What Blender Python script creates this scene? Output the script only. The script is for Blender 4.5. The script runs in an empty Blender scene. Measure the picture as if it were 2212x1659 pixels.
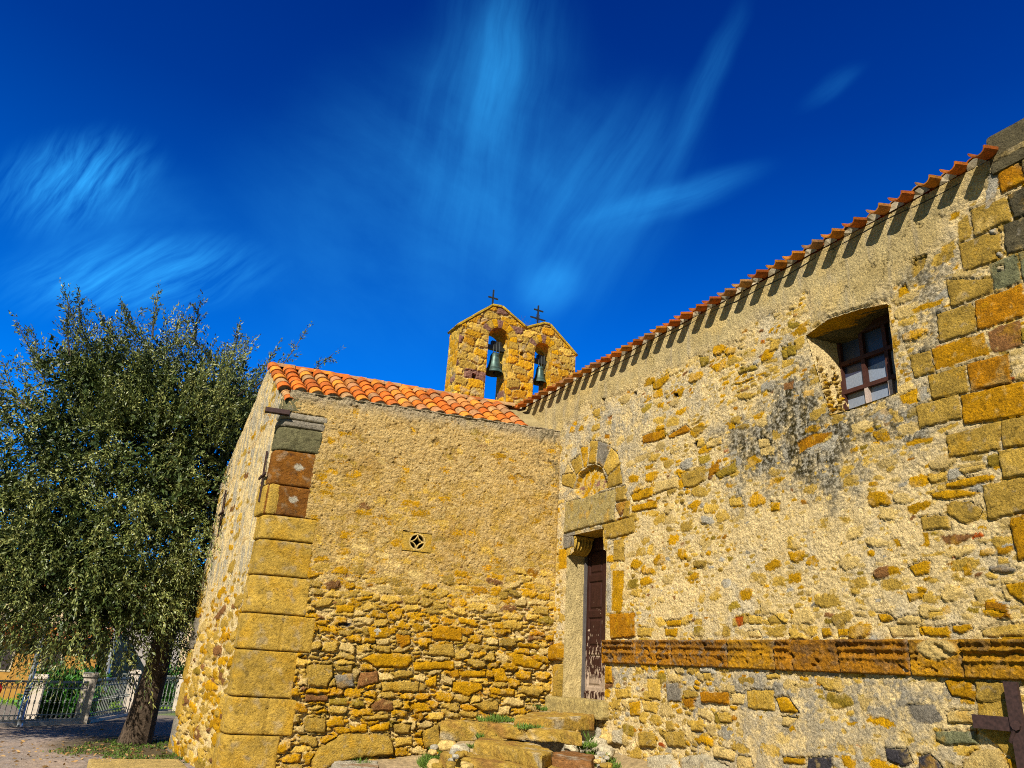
import bpy, math, random
import numpy as np
from mathutils import Matrix, Vector

# ------------------------------------------------------------------ camera
EYE = np.array([0.0, 0.0, 1.6])
PITCH, ROLL, FOC = math.radians(21.0), math.radians(3.69), 1597.0   # focal length for a 2212 px wide frame
_fw = np.array([0, math.cos(PITCH), math.sin(PITCH)])
_up0 = np.array([0, -math.sin(PITCH), math.cos(PITCH)])
_rt0 = np.array([1.0, 0, 0])
RT = _rt0 * math.cos(ROLL) + _up0 * math.sin(ROLL)
UP = _up0 * math.cos(ROLL) - _rt0 * math.sin(ROLL)
scene = bpy.context.scene
COL = scene.collection
cam_data = bpy.data.cameras.new("camera")
cam = bpy.data.objects.new("camera", cam_data)
COL.objects.link(cam)
cam.matrix_world = Matrix([[RT[i], UP[i], -_fw[i], EYE[i]] for i in range(3)] + [[0, 0, 0, 1]])
cam_data.sensor_width = 36.0
cam_data.lens = FOC / 2212 * 36.0
cam_data.clip_start = 0.05
cam_data.clip_end = 2000
scene.camera = cam
scene.view_settings.view_transform = 'Standard'
scene.view_settings.look = 'None'
scene.view_settings.exposure = 0.62
scene.view_settings.gamma = 1.0
scene.cycles.diffuse_bounces = 2
scene.cycles.use_denoising = False
scene.cycles.filter_width = 1.0

# ------------------------------------------------------------------ sun and sky
SUN_AZ, SUN_EL = math.radians(70.0), math.radians(38.0)     # direction the light travels towards, and its height
sdir = Vector((math.cos(SUN_AZ) * math.cos(SUN_EL), math.sin(SUN_AZ) * math.cos(SUN_EL), -math.sin(SUN_EL)))
sl = bpy.data.lights.new("sun", 'SUN')
sl.energy = 5.0
sl.angle = math.radians(0.5)
sl.color = (1.0, 0.93, 0.82)
sun = bpy.data.objects.new("sun", sl)
COL.objects.link(sun)
sun.rotation_euler = sdir.to_track_quat('-Z', 'Y').to_euler()
sun.location = (-10, -10, 20)

def ray(x, y):
    d = _fw * FOC + RT * (x - 1106.0) - UP * (y - 829.5)
    return d / np.linalg.norm(d)

world = bpy.data.worlds.new("World")
scene.world = world
world.use_nodes = True
wt = world.node_tree
wt.nodes.clear()
WN = wt.nodes.new
def wl(a, b): wt.links.new(a, b)
def wmath(op, a, b=None, clamp=False):
    n = WN('ShaderNodeMath'); n.operation = op; n.use_clamp = clamp
    for i, v in enumerate((a, b)):
        if v is None: continue
        if isinstance(v, (int, float)): n.inputs[i].default_value = v
        else: wl(v, n.inputs[i])
    return n.outputs[0]
sky = WN('ShaderNodeTexSky'); sky.sky_type = 'NISHITA'; sky.sun_disc = False
sky.sun_elevation = SUN_EL
to_sun = -sdir
sky.sun_rotation = math.atan2(to_sun.x, to_sun.y)
sky.altitude = 600; sky.air_density = 1.0; sky.dust_density = 0.3; sky.ozone_density = 3.0
tc = WN('ShaderNodeTexCoord')
sep = WN('ShaderNodeSeparateXYZ'); wl(tc.outputs['Generated'], sep.inputs[0])
SX, SY, SZ = sep.outputs
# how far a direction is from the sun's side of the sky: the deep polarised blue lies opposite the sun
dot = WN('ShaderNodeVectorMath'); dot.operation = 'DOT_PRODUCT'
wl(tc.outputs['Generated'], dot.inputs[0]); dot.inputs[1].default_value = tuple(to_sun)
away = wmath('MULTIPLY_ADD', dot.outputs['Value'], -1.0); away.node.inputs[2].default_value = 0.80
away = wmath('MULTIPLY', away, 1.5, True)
ramp = WN('ShaderNodeValToRGB')
wl(SZ, ramp.inputs[0])
cr = ramp.color_ramp
cr.elements[0].position = 0.02; cr.elements[0].color = (0.10, 0.42, 0.95, 1)
cr.elements[1].position = 0.95; cr.elements[1].color = (0.0, 0.06, 0.34, 1)
for p, c in ((0.25, (0.0, 0.36, 0.80)), (0.42, (0.0, 0.26, 0.66)), (0.62, (0.0, 0.13, 0.46))):
    e = cr.elements.new(p); e.color = (*c, 1)
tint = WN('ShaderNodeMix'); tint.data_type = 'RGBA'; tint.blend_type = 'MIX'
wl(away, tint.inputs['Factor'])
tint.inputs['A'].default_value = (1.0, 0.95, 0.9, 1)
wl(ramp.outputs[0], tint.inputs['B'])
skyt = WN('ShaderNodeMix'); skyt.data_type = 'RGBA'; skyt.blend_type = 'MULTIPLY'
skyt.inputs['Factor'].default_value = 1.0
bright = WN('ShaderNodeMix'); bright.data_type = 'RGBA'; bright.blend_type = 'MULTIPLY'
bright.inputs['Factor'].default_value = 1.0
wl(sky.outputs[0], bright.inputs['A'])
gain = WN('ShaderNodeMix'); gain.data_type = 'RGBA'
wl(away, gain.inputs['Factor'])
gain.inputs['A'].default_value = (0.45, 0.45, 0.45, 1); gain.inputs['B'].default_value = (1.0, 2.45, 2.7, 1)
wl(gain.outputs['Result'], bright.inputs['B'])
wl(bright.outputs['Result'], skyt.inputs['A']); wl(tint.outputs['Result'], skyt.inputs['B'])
# cirrus: streaked noise inside soft patches, laid on the sky vault ahead (gnomonic coordinates about +Y)
ysafe = wmath('MAXIMUM', SY, 0.05)
gx = wmath('DIVIDE', SX, ysafe); gz = wmath('DIVIDE', SZ, ysafe)
comb = WN('ShaderNodeCombineXYZ'); wl(gx, comb.inputs[0]); wl(gz, comb.inputs[1])
wn = WN('ShaderNodeTexNoise'); wn.inputs['Scale'].default_value = 2.2; wn.inputs['Detail'].default_value = 3
wl(comb.outputs[0], wn.inputs['Vector'])
wsub = WN('ShaderNodeVectorMath'); wsub.operation = 'SUBTRACT'; wl(wn.outputs['Color'], wsub.inputs[0]); wsub.inputs[1].default_value = (.5, .5, .5)
wsc = WN('ShaderNodeVectorMath'); wsc.operation = 'SCALE'; wl(wsub.outputs[0], wsc.inputs[0]); wsc.inputs['Scale'].default_value = 0.07
wadd = WN('ShaderNodeVectorMath'); wadd.operation = 'ADD'; wl(comb.outputs[0], wadd.inputs[0]); wl(wsc.outputs[0], wadd.inputs[1])
wn2 = WN('ShaderNodeTexNoise'); wn2.inputs['Scale'].default_value = 3.6; wn2.inputs['Detail'].default_value = 3; wl(comb.outputs[0], wn2.inputs['Vector'])
ws2 = WN('ShaderNodeVectorMath'); ws2.operation = 'SUBTRACT'; wl(wn2.outputs['Color'], ws2.inputs[0]); ws2.inputs[1].default_value = (.5, .5, .5)
wc2 = WN('ShaderNodeVectorMath'); wc2.operation = 'SCALE'; wl(ws2.outputs[0], wc2.inputs[0]); wc2.inputs['Scale'].default_value = 0.10
wcurl = WN('ShaderNodeVectorMath'); wcurl.operation = 'ADD'; wl(wadd.outputs[0], wcurl.inputs[0]); wl(wc2.outputs[0], wcurl.inputs[1])
def gno(x, y):
    d = ray(x, y); return d[0] / d[1], d[2] / d[1]
total = None
#      two ends of the patch axis (as seen in the photo), half width in px, strength, streak stretch, streak angle offset
CLOUDS = [((-80, 440), (400, 350), 150, 0.75, 6.0, 1.05), ((-120, 610), (700, 590), 115, 0.62, 6.0, 0.75), ((-100, 520), (600, 560), 230, 0.20, 2.0, 0.3),
          ((1150, -300), (960, 760), 230, 0.24, 9.0, 0.0), ((1115, -160), (1040, 400), 80, 0.32, 12.0, 0.0),
          ((1090, 780), (1500, 80), 220, 0.26, 8.0, 0.0), ((1180, 520), (1720, 330), 55, 0.34, 8.0, 0.0),
          ((1110, 710), (1270, 540), 85, 0.36, 2.0, 0.0), ((1400, 440), (1640, -80), 45, 0.22, 10.0, 0.0),
          ((1250, 800), (600, 50), 620, 0.22, 2.0, 0.2), ((1700, 250), (1900, 110), 30, 0.14, 8.0, 0.0)]
for i, (p, q, hw, st, stretch, ang) in enumerate(CLOUDS):
    a, b = gno(*p), gno(*q)
    c = gno((p[0] + q[0]) / 2, (p[1] + q[1]) / 2)
    L = math.hypot(b[0] - a[0], b[1] - a[1]) / 2
    th = math.atan2(b[1] - a[1], b[0] - a[0])
    w = hw / FOC * (1 + c[0] ** 2 + c[1] ** 2) ** 0.5 / math.cos(PITCH) 
    mp = WN('ShaderNodeMapping'); mp.vector_type = 'TEXTURE'
    wl(wadd.outputs[0], mp.inputs['Vector'])
    mp.inputs['Location'].default_value = (c[0], c[1], 0); mp.inputs['Rotation'].default_value = (0, 0, th)
    mp.inputs['Scale'].default_value = (L, w, 1)
    gr = WN('ShaderNodeTexGradient'); gr.gradient_type = 'SPHERICAL'; wl(mp.outputs[0], gr.inputs[0])
    soft = WN('ShaderNodeMapRange'); soft.interpolation_type = 'SMOOTHERSTEP'
    wl(gr.outputs['Fac'], soft.inputs['Value']); soft.inputs['From Max'].default_value = 0.95
    m2 = WN('ShaderNodeMapping'); m2.vector_type = 'TEXTURE'
    wl((wcurl if i < 2 else wadd).outputs[0], m2.inputs['Vector'])
    m2.inputs['Location'].default_value = (c[0] + i * 3.1, c[1], 0); m2.inputs['Rotation'].default_value = (0, 0, th + ang)
    wd = 0.026 if i < 2 else (0.05 if stretch > 3 else 0.16); m2.inputs['Scale'].default_value = (wd * stretch, wd, 1)
    n = WN('ShaderNodeTexNoise'); n.inputs['Scale'].default_value = 1.0; n.inputs['Detail'].default_value = 8
    n.inputs['Roughness'].default_value = 0.60; n.inputs['Distortion'].default_value = 0.12
    wl(m2.outputs[0], n.inputs['Vector'])
    mr = WN('ShaderNodeMapRange'); wl(n.outputs['Fac'], mr.inputs['Value'])
    mr.inputs['From Min'].default_value = 0.36; mr.inputs['From Max'].default_value = 0.74; mr.inputs['To Min'].default_value = 0.30 if i > 2 else .05
    v = wmath('MULTIPLY', wmath('MULTIPLY', soft.outputs[0], mr.outputs[0]), st)
    total = v if total is None else wmath('ADD', total, v)
front = WN('ShaderNodeMapRange'); wl(SY, front.inputs['Value']); front.inputs['From Min'].default_value = 0.1; front.inputs['From Max'].default_value = 0.3
total = wmath('MULTIPLY', total, front.outputs[0], True)
cmix = WN('ShaderNodeMix'); cmix.data_type = 'RGBA'
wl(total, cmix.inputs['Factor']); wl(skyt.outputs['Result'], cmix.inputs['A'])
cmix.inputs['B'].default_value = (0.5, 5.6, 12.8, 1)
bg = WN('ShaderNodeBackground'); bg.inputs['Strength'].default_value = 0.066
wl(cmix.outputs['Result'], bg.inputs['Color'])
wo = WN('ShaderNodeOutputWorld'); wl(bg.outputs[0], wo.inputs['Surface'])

# ------------------------------------------------------------------ numpy noise
rng = np.random.default_rng(7)
random.seed(7)
def h01(i, j, k=0):
    a = (i.astype(np.int64) * 374761393 + j.astype(np.int64) * 668265263 + k * 974634777) & 0xFFFFFFFF
    a = ((a ^ (a >> 13)) * 1274126177) & 0xFFFFFFFF
    a = ((a ^ (a >> 16)) * 2246822519) & 0xFFFFFFFF
    return ((a ^ (a >> 15)) & 0xFFFFFF) / float(0x1000000)
def perlin(x, y, s=0):
    xi = np.floor(x); yi = np.floor(y); fx = x - xi; fy = y - yi
    xi = xi.astype(np.int64); yi = yi.astype(np.int64)
    u = fx * fx * fx * (fx * (fx * 6 - 15) + 10); v = fy * fy * fy * (fy * (fy * 6 - 15) + 10)
    def g(dx, dy):
        a = h01(xi + dx, yi + dy, s) * 2 * np.pi
        return np.cos(a) * (fx - dx) + np.sin(a) * (fy - dy)
    return ((1 - u) * (1 - v) * g(0, 0) + u * (1 - v) * g(1, 0) + (1 - u) * v * g(0, 1) + u * v * g(1, 1)) * 1.4
def fbm(x, y, f, o=4, s=0, r=0.55):
    t = 0; a = 1.0; n = 0
    for k in range(o):
        t = t + a * perlin(x * f + 17.3 * k, y * f - 9.1 * k, s + k); n += a; a *= r; f *= 2.03
    return t / n
def sstep(a, b, x):
    t = np.clip((x - a) / (b - a), 0, 1); return t * t * (3 - 2 * t)

# ------------------------------------------------------------------ scene helpers
def link(o): COL.objects.link(o); return o
def tag(o, label=None, cat=None, group=None, kind=None):
    if label: o['label'] = label
    if cat: o['category'] = cat
    if group: o['group'] = group
    if kind: o['kind'] = kind
    return o
def thing(name, loc, label, cat, group=None, rz=0.0):
    o = bpy.data.objects.new(name, None); o.empty_display_size = 0.2
    link(o); o.location = loc; o.rotation_euler = (0, 0, rz)
    return tag(o, label, cat, group)
def mk(name, V, F, mat, parent=None, col=None, smooth=False):
    """one mesh object from world-space vertices; faces are tuples or an (n,4)/(n,3) array"""
    V = np.asarray(V, np.float32).reshape(-1, 3)
    if parent is not None and parent.type == 'EMPTY':
        V = V - np.array(parent.location, np.float32)
    elif parent is not None:
        V = V - np.array(root_loc(parent), np.float32)
    me = bpy.data.meshes.new(name)
    if isinstance(F, np.ndarray):
        n, k = F.shape
        me.vertices.add(len(V)); me.vertices.foreach_set('co', V.ravel())
        me.loops.add(n * k); me.loops.foreach_set('vertex_index', F.astype(np.int32).ravel())
        me.polygons.add(n); me.polygons.foreach_set('loop_start', np.arange(0, n * k, k, dtype=np.int32))
        me.polygons.foreach_set('loop_total', np.full(n, k, np.int32))
        me.update(calc_edges=True)
    else:
        me.from_pydata([tuple(map(float, v)) for v in V], [], [tuple(f) for f in F]); me.update()
    if col is not None:
        c = np.ones((len(V), 4), np.float32); c[:, :3] = np.asarray(col, np.float32).reshape(-1, 3) if np.ndim(col) > 1 else col
        at = me.color_attributes.new('Col', 'FLOAT_COLOR', 'POINT'); at.data.foreach_set('color', c.ravel())
    if smooth: me.polygons.foreach_set('use_smooth', np.ones(len(me.polygons), bool))
    me.materials.append(mat)
    o = link(bpy.data.objects.new(name, me))
    if parent is not None: o.parent = parent
    return o
def root_loc(p):
    while p.parent is not None: p = p.parent
    return p.location if p.type == 'EMPTY' else (0, 0, 0)

class MB:
    """collects simple shapes into one mesh"""
    def __init__(s): s.V = []; s.F = []; s.C = []
    def add(s, V, F, c=(1, 1, 1)):
        b = len(s.V); s.V += [tuple(v) for v in V]; s.F += [tuple(i + b for i in f) for f in F]; s.C += [c] * len(V)
    def box(s, o, a, b, c, col=(1, 1, 1)):
        """parallelepiped from corner o with edge vectors a, b, c"""
        o, a, b, c = map(np.array, (o, a, b, c))
        V = [o, o + a, o + a + b, o + b, o + c, o + a + c, o + a + b + c, o + b + c]
        s.add(V, [(0, 3, 2, 1), (4, 5, 6, 7), (0, 1, 5, 4), (1, 2, 6, 5), (2, 3, 7, 6), (3, 0, 4, 7)], col)
    def tube(s, pts, r, n=8, col=(1, 1, 1), cap=True):
        pts = [np.array(p, float) for p in pts]
        rs = r if hasattr(r, '__len__') else [r] * len(pts)
        b = len(s.V)
        for i, p in enumerate(pts):
            t = pts[min(i + 1, len(pts) - 1)] - pts[max(i - 1, 0)]; t = t / (np.linalg.norm(t) + 1e-9)
            a = np.cross(t, (0, 0, 1.0));
            if np.linalg.norm(a) < 0.1: a = np.cross(t, (0, 1.0, 0))
            a /= np.linalg.norm(a); c = np.cross(t, a)
            for k in range(n):
                w = 2 * math.pi * k / n
                s.V.append(tuple(p + (a * math.cos(w) + c * math.sin(w)) * rs[i])); s.C.append(col)
        for i in range(len(pts) - 1):
            for k in range(n):
                s.F.append((b + i * n + k, b + i * n + (k + 1) % n, b + (i + 1) * n + (k + 1) % n, b + (i + 1) * n + k))
        if cap:
            s.F.append(tuple(b + k for k in range(n))); s.F.append(tuple(b + (len(pts) - 1) * n + k for k in reversed(range(n))))
    def lathe(s, c, prof, n=16, col=(1, 1, 1)):
        b = len(s.V)
        for r, z in prof:
            for k in range(n):
                w = 2 * math.pi * k / n
                s.V.append((c[0] + r * math.cos(w), c[1] + r * math.sin(w), c[2] + z)); s.C.append(col)
        for i in range(len(prof) - 1):
            for k in range(n):
                s.F.append((b + i * n + k, b + i * n + (k + 1) % n, b + (i + 1) * n + (k + 1) % n, b + (i + 1) * n + k))
    def build(s, name, mat, parent=None, smooth=False):
        return mk(name, s.V, s.F, mat, parent, np.array(s.C), smooth)

# ------------------------------------------------------------------ materials
def material(name, rough=0.9, spec=0.2):
    m = bpy.data.materials.new(name); m.use_nodes = True
    nt = m.node_tree; b = nt.nodes['Principled BSDF']
    b.inputs['Roughness'].default_value = rough; b.inputs['Specular IOR Level'].default_value = spec
    return m, nt, b
def masonry(name, fine=60, fa=0.35, bump=0.5, bscale=45, bdist=0.012, grey=0.0, pits=0.0, rough=0.95, speck=0.0, grime=0.0):
    """takes the stone's own colour from the mesh and adds grain, blotches and tooth"""
    m, nt, b = material(name, rough, 0.12)
    N = nt.nodes.new; L = nt.links.new
    at = N('ShaderNodeAttribute'); at.attribute_name = 'Col'
    tc = N('ShaderNodeTexCoord')
    n1 = N('ShaderNodeTexNoise'); n1.inputs['Scale'].default_value = fine; n1.inputs['Detail'].default_value = 6; n1.inputs['Roughness'].default_value = 0.7
    L(tc.outputs['Object'], n1.inputs['Vector'])
    n2 = N('ShaderNodeTexNoise'); n2.inputs['Scale'].default_value = 9; n2.inputs['Detail'].default_value = 5
    L(tc.outputs['Object'], n2.inputs['Vector'])
    r1 = N('ShaderNodeMapRange'); L(n1.outputs['Fac'], r1.inputs['Value'])
    r1.inputs['From Min'].default_value = 0.3; r1.inputs['From Max'].default_value = 0.7
    r1.inputs['To Min'].default_value = 1 - fa; r1.inputs['To Max'].default_value = 1 + fa
    r2 = N('ShaderNodeMapRange'); L(n2.outputs['Fac'], r2.inputs['Value'])
    r2.inputs['From Min'].default_value = 0.3; r2.inputs['From Max'].default_value = 0.7
    r2.inputs['To Min'].default_value = 0.85; r2.inputs['To Max'].default_value = 1.15
    mu = N('ShaderNodeMath'); mu.operation = 'MULTIPLY'; L(r1.outputs[0], mu.inputs[0]); L(r2.outputs[0], mu.inputs[1])
    vm = N('ShaderNodeVectorMath'); vm.operation = 'SCALE'; L(at.outputs['Color'], vm.inputs[0]); L(mu.outputs[0], vm.inputs['Scale'])
    out = vm.outputs[0]
    if speck:
        n4 = N('ShaderNodeTexNoise'); n4.inputs['Scale'].default_value = 85; n4.inputs['Detail'].default_value = 3; n4.inputs['Roughness'].default_value = 0.8
        L(tc.outputs['Object'], n4.inputs['Vector'])
        rr = N('ShaderNodeValToRGB'); L(n4.outputs['Fac'], rr.inputs[0]); e = rr.color_ramp.elements
        e[0].position = .34; e[0].color = (1 - speck,) * 3 + (1,); e[1].position = .66; e[1].color = (1 + speck * .6,) * 3 + (1,)
        k = rr.color_ramp.elements.new(.44); k.color = (1, 1, 1, 1); k = rr.color_ramp.elements.new(.58); k.color = (1, 1, 1, 1)
        s3 = N('ShaderNodeVectorMath'); s3.operation = 'MULTIPLY'; L(out, s3.inputs[0]); L(rr.outputs[0], s3.inputs[1]); out = s3.outputs[0]
    if grime:
        n5 = N('ShaderNodeTexNoise'); n5.inputs['Scale'].default_value = 7; n5.inputs['Detail'].default_value = 9; n5.inputs['Roughness'].default_value = 0.75
        L(tc.outputs['Object'], n5.inputs['Vector'])
        gr = N('ShaderNodeMapRange'); L(n5.outputs['Fac'], gr.inputs['Value']); gr.inputs['From Min'].default_value = .53; gr.inputs['From Max'].default_value = .64; gr.inputs['To Max'].default_value = grime
        gm = N('ShaderNodeMix'); gm.data_type = 'RGBA'; L(gr.outputs[0], gm.inputs['Factor']); L(out, gm.inputs['A']); gm.inputs['B'].default_value = (.11, .09, .05, 1); out = gm.outputs['Result']
    if pits:
        vo = N('ShaderNodeTexVoronoi'); vo.inputs['Scale'].default_value = 38; L(tc.outputs['Object'], vo.inputs['Vector'])
        pr = N('ShaderNodeMapRange'); L(vo.outputs['Distance'], pr.inputs['Value'])
        pr.inputs['From Min'].default_value = 0.10; pr.inputs['From Max'].default_value = 0.24
        pr.inputs['To Min'].default_value = 1 - pits; pr.inputs['To Max'].default_value = 1
        s2 = N('ShaderNodeVectorMath'); s2.operation = 'SCALE'; L(out, s2.inputs[0]); L(pr.outputs[0], s2.inputs['Scale']); out = s2.outputs[0]
    L(out, b.inputs['Base Color'])
    n3 = N('ShaderNodeTexNoise'); n3.inputs['Scale'].default_value = bscale; n3.inputs['Detail'].default_value = 7; n3.inputs['Roughness'].default_value = 0.72
    L(tc.outputs['Object'], n3.inputs['Vector'])
    bp = N('ShaderNodeBump'); bp.inputs['Strength'].default_value = bump; bp.inputs['Distance'].default_value = bdist
    L(n3.outputs['Fac'], bp.inputs['Height']); L(bp.outputs[0], b.inputs['Normal'])
    return m
M_WALL = masonry("rubble_masonry", 50, 0.42, 1.0, 42, 0.055, speck=.42)
M_PLAST = masonry("lime_plaster", 40, 0.25, 0.8, 30, 0.03, speck=.3)
M_ASH = masonry("dressed_stone", 60, 0.26, 1.0, 26, 0.04, pits=0.5, speck=.14, grime=.3)
M_BELL = masonry("bell_gable_masonry", 30, 0.35, 0.9, 22, 0.05, speck=.4, grime=.3)
M_TILE = masonry("terracotta", 30, 0.30, 0.6, 30, 0.012, rough=0.8, speck=.3, grime=.6)
M_STEP = masonry("worn_stone", 25, 0.35, 1.0, 18, 0.05, speck=.4, grime=.45)
M_WOOD = masonry("weathered_wood", 60, 0.3, 0.4, 60, 0.005, rough=0.6)
M_PLAIN = masonry("painted_render", 12, 0.12, 0.3, 20, 0.01)
def simple(name, c, rough=0.6, metal=0.0, spec=0.4, var=0.25, sc=20):
    m, nt, b = material(name, rough, spec)
    b.inputs['Metallic'].default_value = metal
    N = nt.nodes.new; L = nt.links.new
    tc = N('ShaderNodeTexCoord'); n = N('ShaderNodeTexNoise'); n.inputs['Scale'].default_value = sc; n.inputs['Detail'].default_value = 5
    L(tc.outputs['Object'], n.inputs['Vector'])
    r = N('ShaderNodeMapRange'); L(n.outputs['Fac'], r.inputs['Value']); r.inputs['From Min'].default_value = .3; r.inputs['From Max'].default_value = .7
    r.inputs['To Min'].default_value = 1 - var; r.inputs['To Max'].default_value = 1 + var
    s = N('ShaderNodeVectorMath'); s.operation = 'SCALE'; s.inputs[0].default_value = c; L(r.outputs[0], s.inputs['Scale'])
    L(s.outputs[0], b.inputs['Base Color'])
    return m
M_IRON = simple("rusty_iron", (0.045, 0.022, 0.018), 0.75, 0.2, var=0.4, sc=40)
M_DIRON = simple("dark_ironwork", (0.03, 0.033, 0.03), 0.55, 0.5)
M_GALV = simple("galvanised_steel", (0.42, 0.44, 0.45), 0.4, 0.6, var=0.15)
M_BRONZE = simple("patinated_bronze", (0.045, 0.085, 0.07), 0.45, 0.35, var=0.5, sc=8)
M_DARK = simple("unlit_interior", (0.012, 0.01, 0.009), 1.0, spec=0.0)

# linear colours of the stones, mortars and plasters
P = dict(gold=(.54, .30, .03), tan=(.42, .28, .078), rust=(.40, .185, .018), rg=(.48, .25, .02), umber=(.20, .085, .012), dkg=(.13, .12, .065), jamb=(.54, .43, .22), olive=(.33, .23, .05),
         cream=(.64, .47, .20), brown=(.24, .12, .05), dk=(.10, .085, .05), grey=(.26, .23, .18), lg=(.44, .40, .31),
         green=(.20, .20, .11), red=(.42, .10, .03), black=(.055, .05, .055), cg=(.60, .40, .11), plaster=(.55, .44, .23),
         mort=(.80, .62, .33), lint=(.40, .315, .14), gm=(.34, .30, .23), white=(.56, .49, .34), purple=(.20, .11, .08))
P = {k: np.array(v) for k, v in P.items()}
for _k in P:
    _l = P[_k] @ np.array((.3, .6, .1)); P[_k] = np.clip(_l + (P[_k] - _l) * 1.14, .004, 1) * .97

# ------------------------------------------------------------------ planes of the building
class Plane:
    def __init__(s, o, az, toward):
        s.o = np.array([o[0], o[1], 0.0]); a = math.radians(az)
        s.e = np.array([math.cos(a), math.sin(a), 0.0]); n = np.array([-s.e[1], s.e[0], 0.0])
        s.n = n if n @ (np.array(toward, float) - s.o) > 0 else -n
    def P(s, u, z, o=0.0):
        u, z, o = np.broadcast_arrays(np.asarray(u, float), np.asarray(z, float), np.asarray(o, float))
        return s.o + u[..., None] * s.e + o[..., None] * s.n + z[..., None] * np.array([0, 0, 1.0])
    def hit(s, x, y, o=0.0):
        d = ray(x, y); p0 = s.o + s.n * o; t = ((p0 - EYE) @ s.n) / (d @ s.n); q = EYE + d * t
        return (q - s.o) @ s.e, q[2]
C0 = (0.0, 0.0, 1.6)
INNER = (0.9038, 12.2330)
CORNER = (-3.4276, 10.8590)
NV = Plane(INNER, 117.178 + 180, C0)          # nave wall: u grows towards the camera
WG = Plane(CORNER, 17.6, C0)                  # south wing, front wall
ch_e = np.array([*CORNER, 0]) - WG.e * 0.05 + np.array([math.cos(math.radians(122)), math.sin(math.radians(122)), 0]) * 0.06
GB = Plane(ch_e[:2], 122.0, (-20, 0, 0))      # gable wall, seen almost edge on
BG = Plane((-1.3875, 16.6956), 27.2, C0)      # bell gable front
GLEN = 3.33
ZK = {'Z7': (3000, 1100, 2.0736), 'Z2': (3600, 450, 2.3704), 'Z9': (3500, 1800, 2.3704), 'Z8': (2400, 2400, 1.3554),
      'Z10': (2300, 1300, 2.37), 'Z6': (2150, 1700, 3.317), 'Z4': (2100, 1650, 1.3267), 'C6': (1200, 2300, 1.7015),
      'B3': (1600, 1050, 2.5525), 'S3': (1700, 2700, 1.814), 'F4': (0, 2450, 2.89), 'G5': (600, 2200, 2.0133), 'T2': (600, 1350, 1.952)}
def px(k, x, y):
    a, b, s = ZK[k]; return (a + x / s) / 1.8228, (b + y / s) / 1.8228

# ------------------------------------------------------------------ rubble fields
def stone_layer(U, V, cw, ch, seed, fill=1.0, sz=(0.34, 0.56), warp=0.25, gap=0.006, p=3.2):
    wu = U + fbm(U, V, 0.9 / ch, 2, seed + 50) * cw * warp + fbm(U, V, 3.0 / ch, 3, seed + 51, .7) * ch * 0.24
    wv = V + fbm(U, V, 0.5 / ch, 2, seed + 60) * ch * warp * 1.3 + fbm(U, V, 3.0 / ch, 3, seed + 61, .7) * ch * 0.22
    r0 = np.floor(wv / ch)
    best = np.full(U.shape, -9.0); sec = np.full(U.shape, -9.0)
    idr = np.zeros(U.shape, np.int64); idc = np.zeros(U.shape, np.int64)
    lx = np.zeros(U.shape); ly = np.zeros(U.shape)
    for dr in (-1, 0, 1):
        r = (r0 + dr).astype(np.int64)
        off = h01(r, r * 0, seed + 1) * cw
        c0 = np.floor((wu + off) / cw)
        for dc in (-1, 0, 1):
            c = (c0 + dc).astype(np.int64)
            jx = (h01(r, c, seed + 2) - .5) * 0.55 * cw; jy = (h01(r, c, seed + 3) - .5) * 0.4 * ch
            x = wu + off - (c + .5) * cw - jx; y = wv - (r + .5) * ch - jy
            a = cw * (sz[0] + (sz[1] - sz[0]) * h01(r, c, seed + 4)) * 1.06; b = ch * (sz[0] + (sz[1] - sz[0]) * h01(r, c, seed + 5))
            an = (h01(r, c, seed + 6) - .5) * 0.5
            xr = x * np.cos(an) + y * np.sin(an); yr = -x * np.sin(an) + y * np.cos(an)
            sk = (h01(r, c, seed + 8) - .5) * 0.7; xr = xr + sk * yr
            s = (1 - ((np.abs(xr) / a) ** p + (np.abs(yr) / b) ** p) ** (1 / p)) * b
            s = np.where(h01(r, c, seed + 7) < fill, s, -9.0)
            m = s > best
            sec = np.where(m, best, np.maximum(sec, s))
            idr = np.where(m, r, idr); idc = np.where(m, c, idc); lx = np.where(m, xr / a, lx); ly = np.where(m, yr / b, ly)
            best = np.where(m, s, best)
    d = np.minimum(best, (best - sec) * 0.5 - gap)
    return d, idr, idc, lx, ly
def palette(idr, idc, seed, names, w):
    w = np.cumsum(np.array(w, float) / sum(w)); r = h01(idr, idc, seed + 20)
    k = np.searchsorted(w, r.ravel()).reshape(r.shape).clip(0, len(names) - 1)
    T = np.array([P[n] for n in names]); c = T[k]
    v = 0.78 + 0.44 * h01(idr, idc, seed + 21)
    return c * v[..., None]
def poly_sd(U, V, pts):
    """signed distance, positive inside"""
    pts = np.array(pts); n = len(pts)
    d = np.full(U.shape, 1e9); inside = np.zeros(U.shape, bool)
    for i in range(n):
        a, b = pts[i], pts[(i + 1) % n]
        e = b - a; t = np.clip(((U - a[0]) * e[0] + (V - a[1]) * e[1]) / (e @ e + 1e-12), 0, 1)
        d = np.minimum(d, np.hypot(U - a[0] - t * e[0], V - a[1] - t * e[1]))
        c = ((a[1] > V) != (b[1] > V)) & (U < (b[0] - a[0]) * (V - a[1]) / (b[1] - a[1] + 1e-12) + a[0])
        inside ^= c
    return np.where(inside, d, -d)
def grid_faces(nu, nv, keep=None):
    i = np.arange(nv - 1)[:, None] * nu + np.arange(nu - 1)[None, :]
    F = np.stack([i, i + 1, i + nu + 1, i + nu], -1)
    if keep is not None: F = F[keep]
    return F.reshape(-1, 4)
def lerpc(a, b, t): return a * (1 - t[..., None]) + b * t[..., None]

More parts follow.
